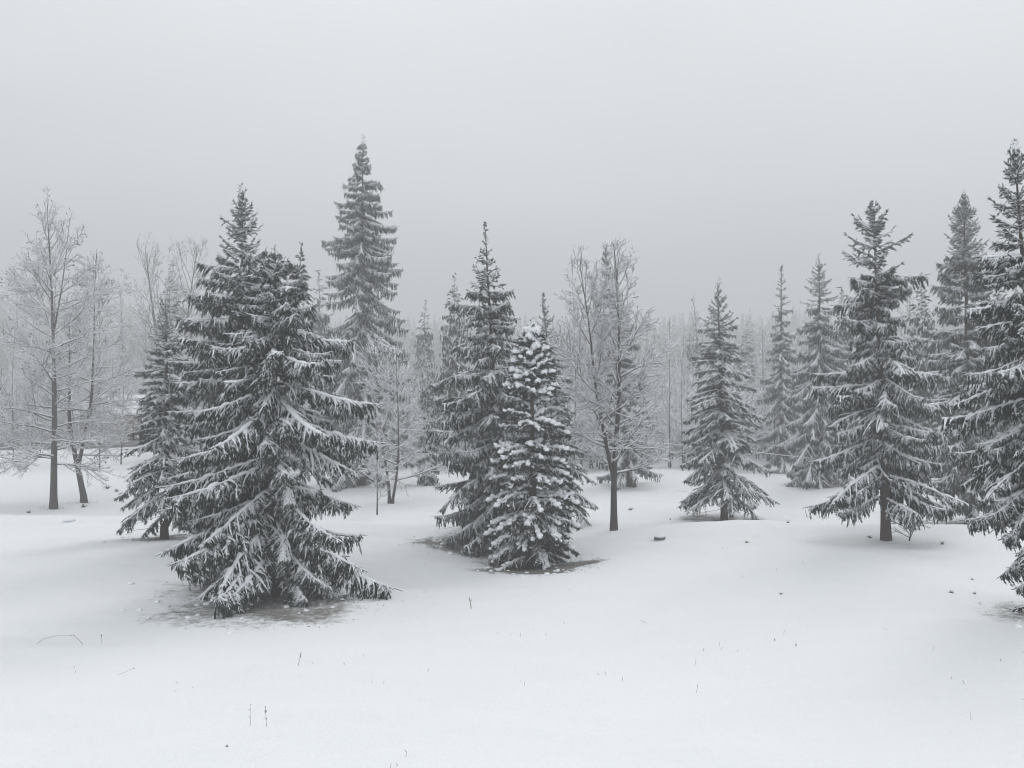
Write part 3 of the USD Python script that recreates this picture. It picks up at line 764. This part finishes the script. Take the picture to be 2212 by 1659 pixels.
bare_tree('shrub', p, 'small leafless shrub at the foot of the tall open spruce', 36,
          [([(0, 0, 0), (0.02, 0, 0.25), (0.05, 0, 0.55)], 0.022, 0.006, 0.05, 1.0)],
          lambda f, r: (r.uniform(0.4, 0.85), r.uniform(20, 75), 0.35), 14, counts=(7, 6, 4), cat='shrub', twig_r=0.006, snow=0.7)

# ------------------------------------------------------------------ far wood: separate trees fading into the haze
CLASSES = '/World/tree_library'
stage.CreateClassPrim(CLASSES)
rule_slim = lambda f, r: (lin([(0, 1.9), (0.4, 2.4), (0.8, 1.5), (1, 0.6)], f) * r.uniform(0.6, 1.2), lin([(0.1, 25), (0.6, 46), (1, 68)], f) + r.normal(0, 7), 0.5)
rule_round = lambda f, r: (lin([(0, 5.2), (0.4, 5.6), (0.8, 3.4), (1, 1.2)], f) * r.uniform(0.7, 1.15), lin([(0.1, 28), (0.5, 45), (1, 70)], f) + r.normal(0, 7), 0.55)
slim = []
for i in range(3):
    hh = 14.0
    path = f'{CLASSES}/slim_{i}'
    r_ = np.random.default_rng(50 + i)
    baked_bare(path, 60 + i, [([(0, 0, 0), (r_.normal(0, .4), 0, hh * .5), (r_.normal(0, .9), 0, hh)], 0.085, 0.012, 0.14 + 0.1 * (i % 2), 1.0)], rule_slim, 44, counts=(3.0, 3.6, 2.2), twig_r=0.013, snow=1.7)
    slim.append(path)
round_path = f'{CLASSES}/round'
baked_bare(round_path, 71, [([(0, 0, 0), (0, 0, 6), (-1.2, 0, 11), (-2.0, 0, 17)], 0.28, 0.02, 0.25, 0.6), ([(0, 0, 5), (1.4, 0, 9.5), (2.4, 0.3, 16.5)], 0.16, 0.02, 0.1, 0.5)], rule_round, 46, counts=(2.2, 3.2, 2.6), twig_r=0.013, snow=1.2)
firs = []
for i, (stl, prof) in enumerate((('weep', [(0.03, 2.6), (0.3, 2.3), (0.6, 1.5), (0.8, 0.9), (0.92, 0.45), (1, 0.1)]), ('airy', [(0.03, 2.2), (0.3, 2.0), (0.6, 1.3), (0.8, 0.7), (0.92, 0.35), (1, 0.1)]), ('weep', [(0.03, 1.8), (0.4, 1.6), (0.7, 1.0), (0.9, 0.45), (1, 0.1)]))):
    path = f'{CLASSES}/fir_{i}'
    baked_spruce(path, 14.0, prof, stl, 80 + i, 0.75, 6, SAG if stl == 'weep' else FLAT, mul=2.0, top_style='airy')
    firs.append(path)

FIXED = [   # x in the photograph, depth, top row, which, label
    (362, 86, 524, round_path, 'large pale round-crowned leafless tree rising behind the small bent-foot spruce'),
    (364, 84, 580, firs[1], 'thin faded spruce spire inside the round-crowned leafless tree'),
    (984, 76, 598, firs[0], 'pale spruce just left of the ragged spruce, half lost in the haze'),
    (693, 92, 592, firs[2], 'faint spruce tip between the largest spruce and the tallest one'),
    (655, 70, 622, firs[1], 'pale thin spruce tip just right of the largest spruce\'s second top'),
    (914, 104, 655, firs[2], 'faint spruce tip to the right of the tallest spruce'),
    (922, 60, 785, firs[2], 'little drooping spruce with two stems left of the ragged spruce'),
    (1996, 66, 598, firs[0], 'far spruce showing between the tall open spruce and the dense dark one'),
    (1822, 74, 628, firs[2], 'pale spruce between the rope spruce and the tall open spruce'),
    (1497, 118, 690, firs[2], 'very faint spruce left of the tiered spruce'),
    (1612, 110, 700, firs[0], 'very faint spruce right of the tiered spruce'),
    (216, 74, 590, slim[1], 'slender leafless tree behind the leaning forked tree'),
    (262, 80, 640, slim[2], 'slender leafless tree left of the small bent-foot spruce'),
    (30, 80, 610, slim[0], 'slender leafless tree beyond the left edge of the clearing'),
    (70, 92, 640, slim[0], 'pale leafless tree behind the tall straight one'),
    (1475, 68, 715, slim[2], 'slim pale leafless tree left of the tiered spruce'),
    (1447, 72, 690, slim[0], 'thin leafless tree right of the forked one, in front of the far wood'),
    (2160, 60, 560, firs[0], 'pale spruce behind the dense dark one at the right'),
    (470, 80, 640, firs[0], 'pale spruce behind the left side of the largest spruce'),
    (1240, 66, 560, slim[0], 'leafless tree with thin upright stems left of the forked one'),
    (1290, 74, 600, slim[1], 'thin leafless tree behind the forked one'),
]
for i, (xd, dep, top, path, label) in enumerate(FIXED):
    p = at_depth(xd, dep)
    h = height_at(p, top) / (17.3 if path == round_path else 14.0)
    sx = 1.0 if path == round_path else min(h, 1.25) * (0.65 if path in slim else 1)
    nm = 'spruce_tree' if path in firs else 'bare_tree'
    copy_of(path, nm, p, label, rz=0 if path == round_path else (i * 73) % 360, scale=(sx, sx, h))
rng = np.random.default_rng(99)
spots = []
for i in range(420):
    y = 76 + 84 * rng.random() ** 0.8
    x = rng.uniform(-0.58, 0.58) * y
    xd = 1106 + x / y * F_PX * 2212 / 1024
    if (xd < 330 and y < 102) or (190 < xd < 330 and y < 118):            # the open field at the left, up to the fence
        y = rng.uniform(120, 155); x = (xd - 1106) * 1024 / 2212 / F_PX * y
    if all((x - a) ** 2 + (y - b) ** 2 > 2.2 for a, b in spots):
        spots.append((x, y))
    if len(spots) >= 290:
        break
for i, (x, y) in enumerate(spots):
    z = float(ground_base(x, y))
    fir = rng.random() < 0.13
    path = firs[rng.integers(3)] if fir else slim[rng.integers(3)]
    h = rng.uniform(0.5, 0.9) * (0.55 + 0.95 * meshkit.noise(np.array([x / 16, y / 16, 0.0]), 41))
    copy_of(path, 'spruce_tree' if fir else 'bare_tree', (x, y, z),
            'faded spruce in the far wood behind the clearing' if fir else 'thin faded leafless tree in the far wood behind the clearing',
            group='spruces of the far wood' if fir else 'leafless trees of the far wood', rz=rng.uniform(0, 360), scale=(min(h, 1), min(h, 1), h))

# low undergrowth and the wooded hill beyond: nobody could count them
def instancer(name, protos, spots, scales, angles, label, cat):
    pi = UsdGeom.PointInstancer.Define(stage, f'/World/{name}')
    paths = []
    for i, geos in enumerate(protos):
        q = f'/World/{name}/shape_{i}'
        UsdGeom.Xform.Define(stage, q)
        for nm, g, mt in geos:
            g.build(nm, mt, q)
        paths.append(q)
    pi.CreatePrototypesRel().SetTargets([Sdf.Path(q) for q in paths])
    n = len(spots)
    r = np.random.default_rng(5)
    pi.CreateProtoIndicesAttr(Vt.IntArray.FromNumpy(r.integers(0, len(protos), n).astype(np.int32)))
    pi.CreatePositionsAttr(Vt.Vec3fArray.FromNumpy(np.asarray(spots, np.float32)))
    pi.CreateScalesAttr(Vt.Vec3fArray.FromNumpy(np.asarray(scales, np.float32)))
    pi.CreateOrientationsAttr(Vt.QuathArray([Gf.Quath(float(math.cos(a / 2)), 0, 0, float(math.sin(a / 2))) for a in angles]))
    tag(pi, label, cat, kind='stuff')


def low_fir(rng, h=14.0, r=2.2):
    g, sn = Geo(), Geo()
    tiers = 11
    for i in range(tiers):
        f = i / tiers
        zt = h * (0.06 + 0.94 * f); rr = r * (1 - f) ** 0.85 + 0.12
        k = 11
        a = np.arange(k) / k * 2 * np.pi + rng.uniform(0, 6)
        rad = rr * rng.uniform(0.55, 1.15, k)
        ring = np.stack([np.cos(a) * rad, np.sin(a) * rad, np.full(k, zt) - 0.25 * rad + rng.normal(0, 0.12, k)], 1)
        v = np.vstack([[0, 0, zt + h * 0.13], ring, [0, 0, zt + 0.1]])
        f1 = np.array([[0, 1 + j, 1 + (j + 1) % k] for j in range(k)]); f2 = np.array([[k + 1, 1 + (j + 1) % k, 1 + j] for j in range(k)])
        g.add(v, np.vstack([f1, f2]))
    return g


_r = np.random.default_rng(77)
hp = []
while len(hp) < 5600:
    y = _r.uniform(255, 500); x = _r.uniform(-0.62, 0.62) * y
    hp.append((x, y, float(ground_base(x, y)) - 0.3))
hs = _r.uniform(0.6, 1.25, len(hp))
instancer('far_forest', [[('crown', low_fir(_r), M_FROST)] for _ in range(4)], hp, np.stack([hs, hs, hs * _r.uniform(0.8, 1.2, len(hp))], 1), _r.uniform(0, 6.28, len(hp)),
          'dark wooded hillside dissolving in the haze', 'forest')
brush = []
for i in range(3):
    rb = np.random.default_rng(300 + i)
    tr, lm = bare_tree_geo(rb, [([(0, 0, 0), (0.1, 0, 0.6), (0.15, 0, 2.6)], 0.03, 0.008, 0.05, 0.6), ([(0.1, 0.1, 0), (-0.5, 0.2, 2.2)], 0.025, 0.008, 0.05, 0.5)],
                           lambda f, r: (lin([(0, 1.6), (1, 0.6)], f) * r.uniform(0.6, 1.2), r.uniform(15, 65), 0.3), 22, counts=(5, 5, 2.5), twig_r=0.011, snow=1.6)
    a_, b_ = Geo(), Geo()
    a_.add(*tr.arrays())
    for l_, t_, s_ in lm:
        for g_ in (l_, t_):
            if g_.n: a_.add(*g_.arrays())
        if s_.n: b_.add(*s_.arrays())
    brush.append([('twigs', a_, M_TWIG), ('snow', b_, M_SNOW)])
bp = []
while len(bp) < 2400:
    y = 70 + 95 * _r.random() ** 0.9; x = _r.uniform(-0.6, 0.6) * y
    xd = 1106 + x / y * F_PX * 2212 / 1024
    if (xd < 400 and y < 104) or (150 < xd < 360 and y < 120) or (880 < xd < 1000 and y < 74) or (1400 < xd < 1500 and y < 74) or (1640 < xd < 1800 and y < 78):
        continue
    bp.append((x, y, float(ground_base(x, y)) - 0.05))
bs = _r.uniform(0.8, 1.7, len(bp)) + 0.7 * _r.random(len(bp)) ** 2.5
instancer('undergrowth', brush, bp, np.stack([bs, bs, bs * _r.uniform(0.8, 1.3, len(bp))], 1), _r.uniform(0, 6.28, len(bp)), 'snowy leafless undergrowth along the edge of the far wood', 'undergrowth')

# ------------------------------------------------------------------ snow cover
def axis_points(parts):
    out = [np.arange(a, b, s) for a, b, s in parts]
    return np.concatenate(out)


xs_p = axis_points([(0, 30, 0.34), (30, 60, 1.5), (60, 160, 4), (160, 701, 20)])
xs = np.concatenate([-xs_p[:0:-1], xs_p])
ys = axis_points([(-200, -20, 20), (-20, 8, 2), (8, 46, 0.24), (46, 80, 0.8), (80, 160, 2.0), (160, 520, 8), (520, 801, 40)])
X, Y = np.meshgrid(xs, ys)
Z = ground(X, Y)
bare = np.zeros_like(X)  # thin-snow mask, including the painted crown shadow of the largest spruce
for wx, wy, r, dep, b in WELLS_AND_SHADE:
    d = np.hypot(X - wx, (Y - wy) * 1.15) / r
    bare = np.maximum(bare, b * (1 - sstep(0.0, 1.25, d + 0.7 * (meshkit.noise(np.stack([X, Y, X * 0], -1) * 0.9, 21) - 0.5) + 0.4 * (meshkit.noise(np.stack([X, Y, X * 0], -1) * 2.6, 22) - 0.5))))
nx, ny = len(xs), len(ys)
I = np.arange(nx * ny).reshape(ny, nx)
quads = np.stack([I[:-1, :-1], I[:-1, 1:], I[1:, 1:], I[1:, :-1]], -1).reshape(-1, 4)
V = np.stack([X, Y, Z], -1).reshape(-1, 3)
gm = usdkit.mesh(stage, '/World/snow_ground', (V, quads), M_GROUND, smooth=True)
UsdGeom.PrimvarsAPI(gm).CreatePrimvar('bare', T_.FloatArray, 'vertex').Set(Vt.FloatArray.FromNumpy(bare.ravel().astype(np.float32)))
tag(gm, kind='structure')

# haze
hz = trimesh.creation.box((1380, 1000, 52)); hz.apply_translation((0, 330, 52 / 2 - 6))
tag(usdkit.mesh(stage, '/World/haze', hz, M_HAZE), 'pale winter haze that fades the far trees', 'haze', kind='stuff')

# ------------------------------------------------------------------ rope, cabin, fence and the small things in the snow
a0 = np.array([rope_tree[0] - 0.22, rope_tree[1] - 0.25, rope_tree[2] + 1.62])
pts_px = [(1770, 991, 57.7), (1641, 978, 55.5), (1458, 960, 53.0), (1357, 953, 51.8), (1100, 938, 49.8), (955, 931, 49.0), (870, 929, 48.2)]
RP = np.array([(lambda d: np.array([d[0] / d[1] * y, y, EYE + d[2] / d[1] * y]))(ray(x, yy)) for x, yy, y in pts_px])
RP[0] = a0
u = np.linspace(0, len(RP) - 1, 60)
RP = np.stack([np.interp(u, np.arange(len(RP)), RP[:, k]) for k in range(3)], 1)
RP[1:-1] = (RP[:-2] + 2 * RP[1:-1] + RP[2:]) / 4
t = xform('rope', RP[0], 'thin snow-covered rope stretched from the frosted spruce trunk towards the bushy leafless tree', 'rope')
Geo().add(*tubes((RP - RP[0])[None], np.full((1, 60), 0.010), 5)).build('line', M_WIRE, t)
Geo().add(*tubes((RP - RP[0] + [0, 0, 0.017])[None], np.random.default_rng(3).uniform(0.013, 0.024, (1, 60)), 5)).build('snow', M_SNOW, t)


def box(a, b):
    m = trimesh.creation.box(np.subtract(b, a)); m.apply_translation(np.add(a, b) / 2.0)
    return m


# wooden cabin beyond the field
cp = at_depth(262, 112.0)
cab = xform('cabin', cp + [0, 0, 0.2], 'small brown wooden cabin with a snow-covered roof, half hidden behind the trees at the left', 'cabin', rz=-14)
for k in range(26):
    Geo().mesh(box((-3.6 + 0.28 * k, -2.2, 0), (-3.6 + 0.28 * k + 0.265, -2.16 + 0.01 * (k % 3), 2.7))).build('plank', M_PLANK, cab)
Geo().mesh(box((-3.6, -2.15, 0), (3.68, 2.2, 2.7))).build('wall', M_DARKWOOD, cab)
gab = trimesh.creation.extrude_triangulation(np.array([[-2.15, 2.7], [2.2, 2.7], [0, 4.3]]), np.array([[0, 1, 2]]), 7.24)
gv = np.array(gab.vertices); Geo().add(np.stack([gv[:, 2] - 3.58, gv[:, 0], gv[:, 1]], 1), np.array(gab.faces)).build('gable', M_PLANK, cab)
for sy, nm in ((-1, 'roof'), (1, 'roof')):
    a = math.atan2(1.6, 2.2)
    m = trimesh.creation.box((8.2, 3.3, 0.10)); m.apply_translation((0, -1.55, 0)); m.apply_transform(trimesh.transformations.rotation_matrix(a, [1, 0, 0])); m.apply_translation((0.04, 0, 4.42))
    sn = trimesh.creation.box((8.3, 3.36, 0.30)); sn.apply_translation((0, -1.55, 0.21)); sn.apply_transform(trimesh.transformations.rotation_matrix(a, [1, 0, 0])); sn.apply_translation((0.04, 0, 4.42))
    if sy > 0:
        for q in (m, sn): q.apply_transform(trimesh.transformations.rotation_matrix(math.pi, [0, 0, 1]))
    r_ = Geo().mesh(m).build('roof', M_DARKWOOD, cab)
    v = np.array(sn.vertices); Geo().mesh(sn.subdivide().subdivide()).build('roof_snow', M_SNOW, cab)
Geo().mesh(box((1.9, 0.4, 3.4), (2.5, 1.0, 5.4))).build('chimney', M_DARKWOOD, cab)
wn = Geo().mesh(box((-1.2, -2.24, 1.0), (-0.2, -2.19, 2.0))).build('window', M_GREYWOOD, cab)
Geo().mesh(box((-1.12, -2.26, 1.08), (-0.28, -2.25, 1.92))).build('pane', M_PANE, wn)
dr = Geo().mesh(box((1.2, -2.24, 0), (2.1, -2.19, 2.05))).build('door', M_GREYWOOD, cab)

# fence along the far edge of the field
def far_x(xd, y):
    return ray(xd, 864)[0] / ray(xd, 864)[1] * y
fy0, fy1 = 97.0, 101.0
fx0, fx1 = far_x(-260, fy0), far_x(305, fy1)
fen = xform('fence', (0, 0, 0), 'grey board and wire fence along the far edge of the field at the left', 'fence')
nseg = 14
prev = None
for i in range(nseg + 1):
    x = fx0 + (fx1 - fx0) * i / nseg; y = fy0 + (fy1 - fy0) * i / nseg; z = float(ground_base(x, y))
    Geo().mesh(box((x - 0.09, y - 0.09, z - 0.3), (x + 0.09, y + 0.09, z + 2.1))).build('post', M_GREYWOOD, fen)
    if prev is not None:
        px_, py_, pz_ = prev
        for b_ in range(2):
            h0 = 0.02 + 0.29 * b_
            v = np.array([[px_ + .1, py_ - 0.03, pz_ + h0], [x - .1, y - 0.03, z + h0], [x - .1, y - 0.03, z + h0 + 0.27], [px_ + .1, py_ - 0.03, pz_ + h0 + 0.27]])
            v = np.vstack([v, v + [0, 0.05, 0]])
            f = np.array([[0, 1, 2], [0, 2, 3], [4, 6, 5], [4, 7, 6], [3, 2, 6], [3, 6, 7], [0, 4, 5], [0, 5, 1], [0, 3, 7], [0, 7, 4], [1, 5, 6], [1, 6, 2]])
            Geo().add(v, f).build('board', M_GREYWOOD, fen, smooth=False)
        for h0 in (0.85, 1.1, 1.35, 1.6, 1.85):
            q = np.linspace(0, 1, 6)[:, None]
            Geo().add(*tubes((np.array([px_, py_, pz_ + h0]) * (1 - q) + np.array([x, y, z + h0]) * q)[None], np.full((1, 6), 0.018), 4)).build('wire', M_WIRE, fen)
    prev = (x, y, z)


def gpoint(xd, yd):
    p = hit(xd, yd); p[2] = float(ground(p[0], p[1])); return p


def stem(P, r0, r1, k=5):
    P = np.asarray(P, float)
    return tubes(P[None], np.linspace(r0, r1, len(P))[None], k)


def px_m(n, y):
    return W(n, y)


# forked twig standing in the snow, in front of the bushy conifer
p = gpoint(1018, 1315); y = p[1]; u = px_m(1, y)
t = xform('dead_twig', p, 'dark forked twig standing upright in the open snow before the bushy conifer', 'twig')
Geo().add(*stem([(0, 0, -0.05), (-1 * u, 0, 8 * u), (-3 * u, 0, 17 * u), (-3.5 * u, 0, 21 * u)], 1.0 * u, 0.6 * u)).build('stem', M_STALK, t)
Geo().add(*stem([(-3 * u, 0, 15 * u), (0.5 * u, 0, 18 * u), (1.5 * u, 0, 21 * u)], 0.7 * u, 0.4 * u)).add(*stem([(-3.2 * u, 0, 20 * u), (-6 * u, 0, 21.5 * u)], 0.7 * u, 0.3 * u)).add(*stem([(-3.5 * u, 0, 20 * u), (-3 * u, 0, 25 * u)], 0.6 * u, 0.3 * u)).build('fork', M_STALK, t, kind='stuff')


def weed(name, xd, yd, h, label, seed, lean=0.0, heads=3, cat='weed', thick=0.55, group=None):
    """A dry stalk with seed heads: h in photograph pixels."""
    r = np.random.default_rng(seed)
    p = gpoint(xd, yd); u = px_m(1, p[1])
    t = xform(name, p, label, cat, group)
    q = np.linspace(0, 1, 8)
    P = np.stack([lean * h * u * q + np.cumsum(r.normal(0, 0.25 * u, 8)), r.normal(0, 0.3 * u, 8), h * u * q - 0.03], 1)
    Geo().add(*stem(P, thick * u, 0.35 * thick * u)).build('stalk', M_STALK, t)
    g = Geo(); sn = Geo()
    for i in range(heads):
        b, tt = along(P, [r.uniform(0.35, 1.0)])
        d = unit(np.array([r.normal(), r.normal(), 0.8]))
        m = trimesh.creation.icosphere(1, 1.0); v = np.array(m.vertices) * np.array([1.3, 1.3, 1.7]) * u * r.uniform(0.5, 1.0) * (0.8 + 0.4 * r.random((42, 1)))
        g.add(*stem([b[0], b[0] + d * 1.6 * u], 0.35 * u, 0.3 * u)); g.add(v + b[0] + d * 1.8 * u, m.faces)
        if i % 2 == 0:
            sn.add(v * [1.0, 1.0, 0.5] + b[0] + d * 1.8 * u + [0, 0, 1.3 * u], m.faces)
    g.build('seed_head', M_STALK, t, kind='stuff'); sn.build('snow', M_SNOW, t)


weed('dry_stalk', 540, 1568, 48, 'left one of the two dry stalks standing side by side in the near snow', 1, 0.0, 3)
weed('dry_stalk', 576, 1570, 46, 'right, knobblier one of the two dry stalks side by side in the near snow', 2, -0.05, 8)
weed('dry_stalk', 643, 1438, 34, 'tilted dark dry stalk in the snow below the largest spruce', 3, 0.28, 5)
weed('dry_stalk', 1502, 1436, 18, 'short straight stalk in the snow at the right, upper of two', 4, 0.0, 0, thick=0.4)
weed('dry_stalk', 1505, 1497, 26, 'slightly leaning thin stalk in the snow at the right, lower of two', 5, 0.14, 1, thick=0.4)
weed('dry_stalk', 2098, 1556, 20, 'lone thin stalk in the near snow at the lower right', 6, -0.12, 0, thick=0.45)
weed('dry_stalk', 220, 1388, 18, 'small upright stalk beside the arching grass blades at the lower left', 7, 0.0, 2, thick=0.35)
weed('dry_stalk', 1745, 1118, 20, 'bent twig in the snow between the tiered spruce and the tall open spruce', 8, -0.2, 0, thick=0.8)
weed('dry_stalk', 1672, 1386, 10, 'tiny stalk with seed heads on open snow, left and upper of a tiny pair', 9, 0.1, 2, thick=0.4)
weed('dry_stalk', 1721, 1397, 14, 'tiny stalk with seed heads on open snow, right and lower of a tiny pair', 10, 0.0, 2, thick=0.4)
weed('dry_stalk', 2160, 1430, 9, 'tiny stalk near the lowest boughs of the spruce at the right edge', 12, 0.0, 1, thick=0.4)


def blade(xd0, yd0, pts, label, seed, th=0.4):
    p = gpoint(xd0, yd0); u = px_m(1, p[1])
    t = xform('dry_grass', p, label, 'grass')
    P = np.array([[a * u, c * u, b * u] for a, b, c in pts]); P[0, 2] -= 0.02
    s_ = np.linspace(0, len(P) - 1, 12)
    P = np.stack([np.interp(s_, np.arange(len(P)), P[:, k]) for k in range(3)], 1)
    g = Geo().add(*stem(P, th * u, th * 0.6 * u)); g.build('blade', M_STALK, t)
    Geo().add(*stem([P[-1], P[-1] + [1.2 * u, 0, -0.5 * u], P[-1] + [3.5 * u, 0, -0.5 * u]], 1.0 * u, 0.3 * u)).build('seed_head', M_STALK, t)


blade(78, 1391, [(0, 0, 0), (12, 8, 3), (32, 14, 5), (55, 17, 6), (70, 16, 6)], 'long arching dead grass blade bent over the snow at the lower left', 1)
blade(180, 1392, [(0, 0, 0), (-8, 8, 0), (-22, 20, 0)], 'stiff grass blade leaning left beside the long arching one', 2, th=0.5)
blade(250, 1458, [(0, 0, 0), (18, 5, 2), (36, 13, 4)], 'faint flat grass blade below the arching one at the lower left', 3, th=0.3)


def tuft(xd, yd, w, label, seed, snow=False):
    r = np.random.default_rng(seed)
    p = gpoint(xd, yd); u = px_m(1, p[1])
    t = xform('grass_tuft', p, label, 'grass tuft')
    g = Geo()
    for i in range(22):
        a = r.uniform(0, 6.28); l = w * u * r.uniform(0.5, 1.2); e = r.uniform(0.35, 1.45)
        d = np.array([math.cos(a) * math.cos(e), math.sin(a) * math.cos(e), math.sin(e)])
        o = np.array([r.normal(0, 0.15 * w * u), r.normal(0, 0.15 * w * u), -0.01])
        g.add(*stem([o, o + d * l * 0.5, o + d * l + [0, 0, -0.15 * l]], 0.055 * w * u, 0.02 * w * u, 4))
    g.build('blades', M_STALK, t, kind='stuff')
    m = trimesh.creation.icosphere(2, 1.0); v = np.array(m.vertices)
    v = v * (0.8 + 0.4 * meshkit.noise(v * 2 + seed, 2))[:, None] * np.array([0.32, 0.32, 0.28]) * w * u
    Geo().add(v + [0, 0, 0.02 * w * u], m.faces).build('root_clump', M_STALK, t)


tuft(2056, 1281, 8, 'darkest and nearest of the three small tufts left of the spruce at the right edge', 1)
tuft(2106, 1283, 7, 'small dark tuft closest to the boughs of the spruce at the right edge', 2)
tuft(2100, 1253, 6, 'farthest and smallest of the three small tufts left of the spruce at the right edge', 3)
tuft(1613, 1173, 7, 'small dark tuft in the snow below the tiered spruce', 4)
tuft(1687, 1284, 6, 'faint tuft alone in the middle of the snow at the right', 5)
tuft(490, 1615, 6, 'small dark tuft in the nearest snow below the two dry stalks', 6)
tuft(2036, 1176, 8, 'flat tuft of grass on the crest right of the small leafless shrub', 7)
tuft(1880, 1162, 9, 'wispy tuft at the left of the tall open spruce\'s trunk foot', 8)
tuft(1702, 1130, 6, 'small tuft on the slope behind the tiered spruce\'s right side', 9)
tuft(1448, 1122, 5, 'small dark tuft in the hollow right of the forked leafless tree', 10)
tuft(1362, 1102, 8, 'low weeds just right of the forked leafless tree\'s trunk', 11)
tuft(180, 1062 + 34, 10, 'weeds at the foot of the leaning forked tree', 12)
tuft(232, 1055, 9, 'weeds in the snow right of the leaning forked tree', 13)
tuft(252, 1062, 8, 'weeds in the snow left of the small bent-foot spruce', 14)
tuft(62, 1108, 8, 'weeds in the snow left of the tall straight tree', 15)
tuft(1226, 1203, 10, 'dark twiggy tuft at the edge of the bare ground right of the bushy conifer', 16)

# stump with a cap of snow
p = gpoint(1425, 1166); u = px_m(1, p[1])
t = xform('tree_stump', p, 'low broken stump with a thick cap of snow, right of the forked leafless tree', 'stump')
r = np.random.default_rng(8)
m = trimesh.creation.cylinder(radius=1, height=1, sections=18); m = m.subdivide(); v = np.array(m.vertices)
v = v * [10.5 * u, 8 * u, 11 * u] * (0.82 + 0.4 * meshkit.noise(v * 3.0, 4))[:, None] + [0, 0, 2.5 * u]
Geo().add(v, m.faces).build('wood', M_GREYWOOD, t)
m = trimesh.creation.icosphere(3, 1.0); v = np.array(m.vertices)
v = v * [14.5 * u, 12.5 * u, 5.2 * u] * (0.85 + 0.3 * meshkit.noise(v * 2.2, 5))[:, None] + [0, 0, 9.0 * u]
Geo().add(v, m.faces).build('snow_cap', M_SNOW, t)
g = Geo()
for i in range(16):
    a = r.uniform(0, 6.28); o = np.array([math.cos(a) * 9 * u, math.sin(a) * 6 * u, r.uniform(0, 6) * u])
    g.add(*stem([o, o + np.array([math.cos(a) * 3, math.sin(a) * 3, r.uniform(-2, 3)]) * u], 0.7 * u, 0.3 * u, 4))
g.build('splinters', M_STALK, t, kind='stuff')
# snow-covered stone
p = gpoint(150, 1126); u = px_m(1, p[1])
t = xform('stone', p, 'small snow-capped stone on the crest below the tall straight tree', 'stone')
m = trimesh.creation.icosphere(3, 1.0); v = np.array(m.vertices)
Geo().add(v * [9 * u, 7 * u, 4.5 * u] * (0.85 + 0.3 * meshkit.noise(v * 2.0, 6))[:, None], m.faces).build('rock', M_GREYWOOD, t)
Geo().add(v * [13.5 * u, 11.5 * u, 4.5 * u] * (0.85 + 0.3 * meshkit.noise(v * 2.3, 7))[:, None] + [0, 0, 2.8 * u], m.faces).build('snow_cap', M_SNOW, t)

# needle litter and dry grass on the thin-snow patches
r = np.random.default_rng(55)
g = Geo(); LPs = []; LRs = []
for wx, wy, rad, dep, b in WELLS_AND_SHADE:
    if wy > 62:
        continue
    for i in range(int(120 * b * rad)):
        a = r.uniform(0, 6.28); d = rad * 0.95 * r.random() ** 0.6
        x, y = wx + math.cos(a) * d, wy + math.sin(a) * d / 1.15
        z = float(ground_base(x, y)) - sum(dp * math.exp(-(((x - a1) ** 2 + ((y - b1) * 1.1) ** 2) / (r1 * r1 * 0.55))) for a1, b1, r1, dp, _ in WELLS_AND_SHADE if abs(a1 - x) < 8)
        az = r.uniform(0, 6.28); el = r.uniform(0.05, 0.9); l = r.uniform(0.03, 0.12)
        dv = np.array([math.cos(az) * math.cos(el), math.sin(az) * math.cos(el), math.sin(el)]) * l
        o = np.array([x, y, z - 0.01])
        LPs.append([o, o + dv * 0.5, o + dv + [0, 0, -0.2 * l]]); LRs.append(np.array([0.006, 0.005, 0.002]) * r.uniform(0.6, 1.6))
g.add(*tubes(np.array(LPs), np.array(LRs), 3))
g.build('dead_grass', M_STALK, '/World', label='dry grass and needle litter on the thin snow under the trees', cat='dead grass', kind='stuff')

# clumps of snow dropped from the boughs, and the last grass tips
r = np.random.default_rng(91)
g = Geo(); ico = trimesh.creation.icosphere(1, 1.0)
for wx, wy, rad, dep, b in WELLS_AND_SHADE:
    if wy > 45:
        continue
    for i in range(26):
        a = r.uniform(0, 6.28); d = rad * r.uniform(0.3, 1.25)
        x, y = wx + math.cos(a) * d, wy + math.sin(a) * d
        sz = r.uniform(0.02, 0.07)
        v = np.array(ico.vertices); v = v * (0.6 + 0.8 * meshkit.noise(v * 1.7 + r.uniform(0, 40, 3), 2))[:, None] * [1.3, 1.2, 0.7] * sz
        g.add(v + [x, y, float(ground(x, y)) + 0.1 * sz], ico.faces)
g.build('snow_clumps', M_SNOW, '/World', label='small clumps of snow dropped around the feet of the trees', cat='snow clumps', kind='stuff')
P_, R_ = [], []
for i in range(34):
    cx, cy = r.uniform(-9, 10), r.uniform(13, 34)
    for j in range(r.integers(1, 5)):
        x, y = cx + r.normal(0, 0.25), cy + r.normal(0, 0.3)
        l = r.uniform(0.03, 0.12); d = np.array([r.normal(0, 0.5), r.normal(0, 0.4), 1.0]) * l
        o = np.array([x, y, float(ground(x, y)) - 0.01])
        P_.append([o, o + d * 0.6, o + d + np.array([r.normal(0, 0.3) * l, 0, -0.1 * l])]); R_.append(np.array([0.0035, 0.003, 0.0015]) * r.uniform(0.7, 1.5))
Geo().add(*tubes(np.array(P_), np.array(R_), 3)).build('grass_tips', M_STALK, '/World', label='sparse dry grass tips poking through the open snow', cat='grass tips', kind='stuff')
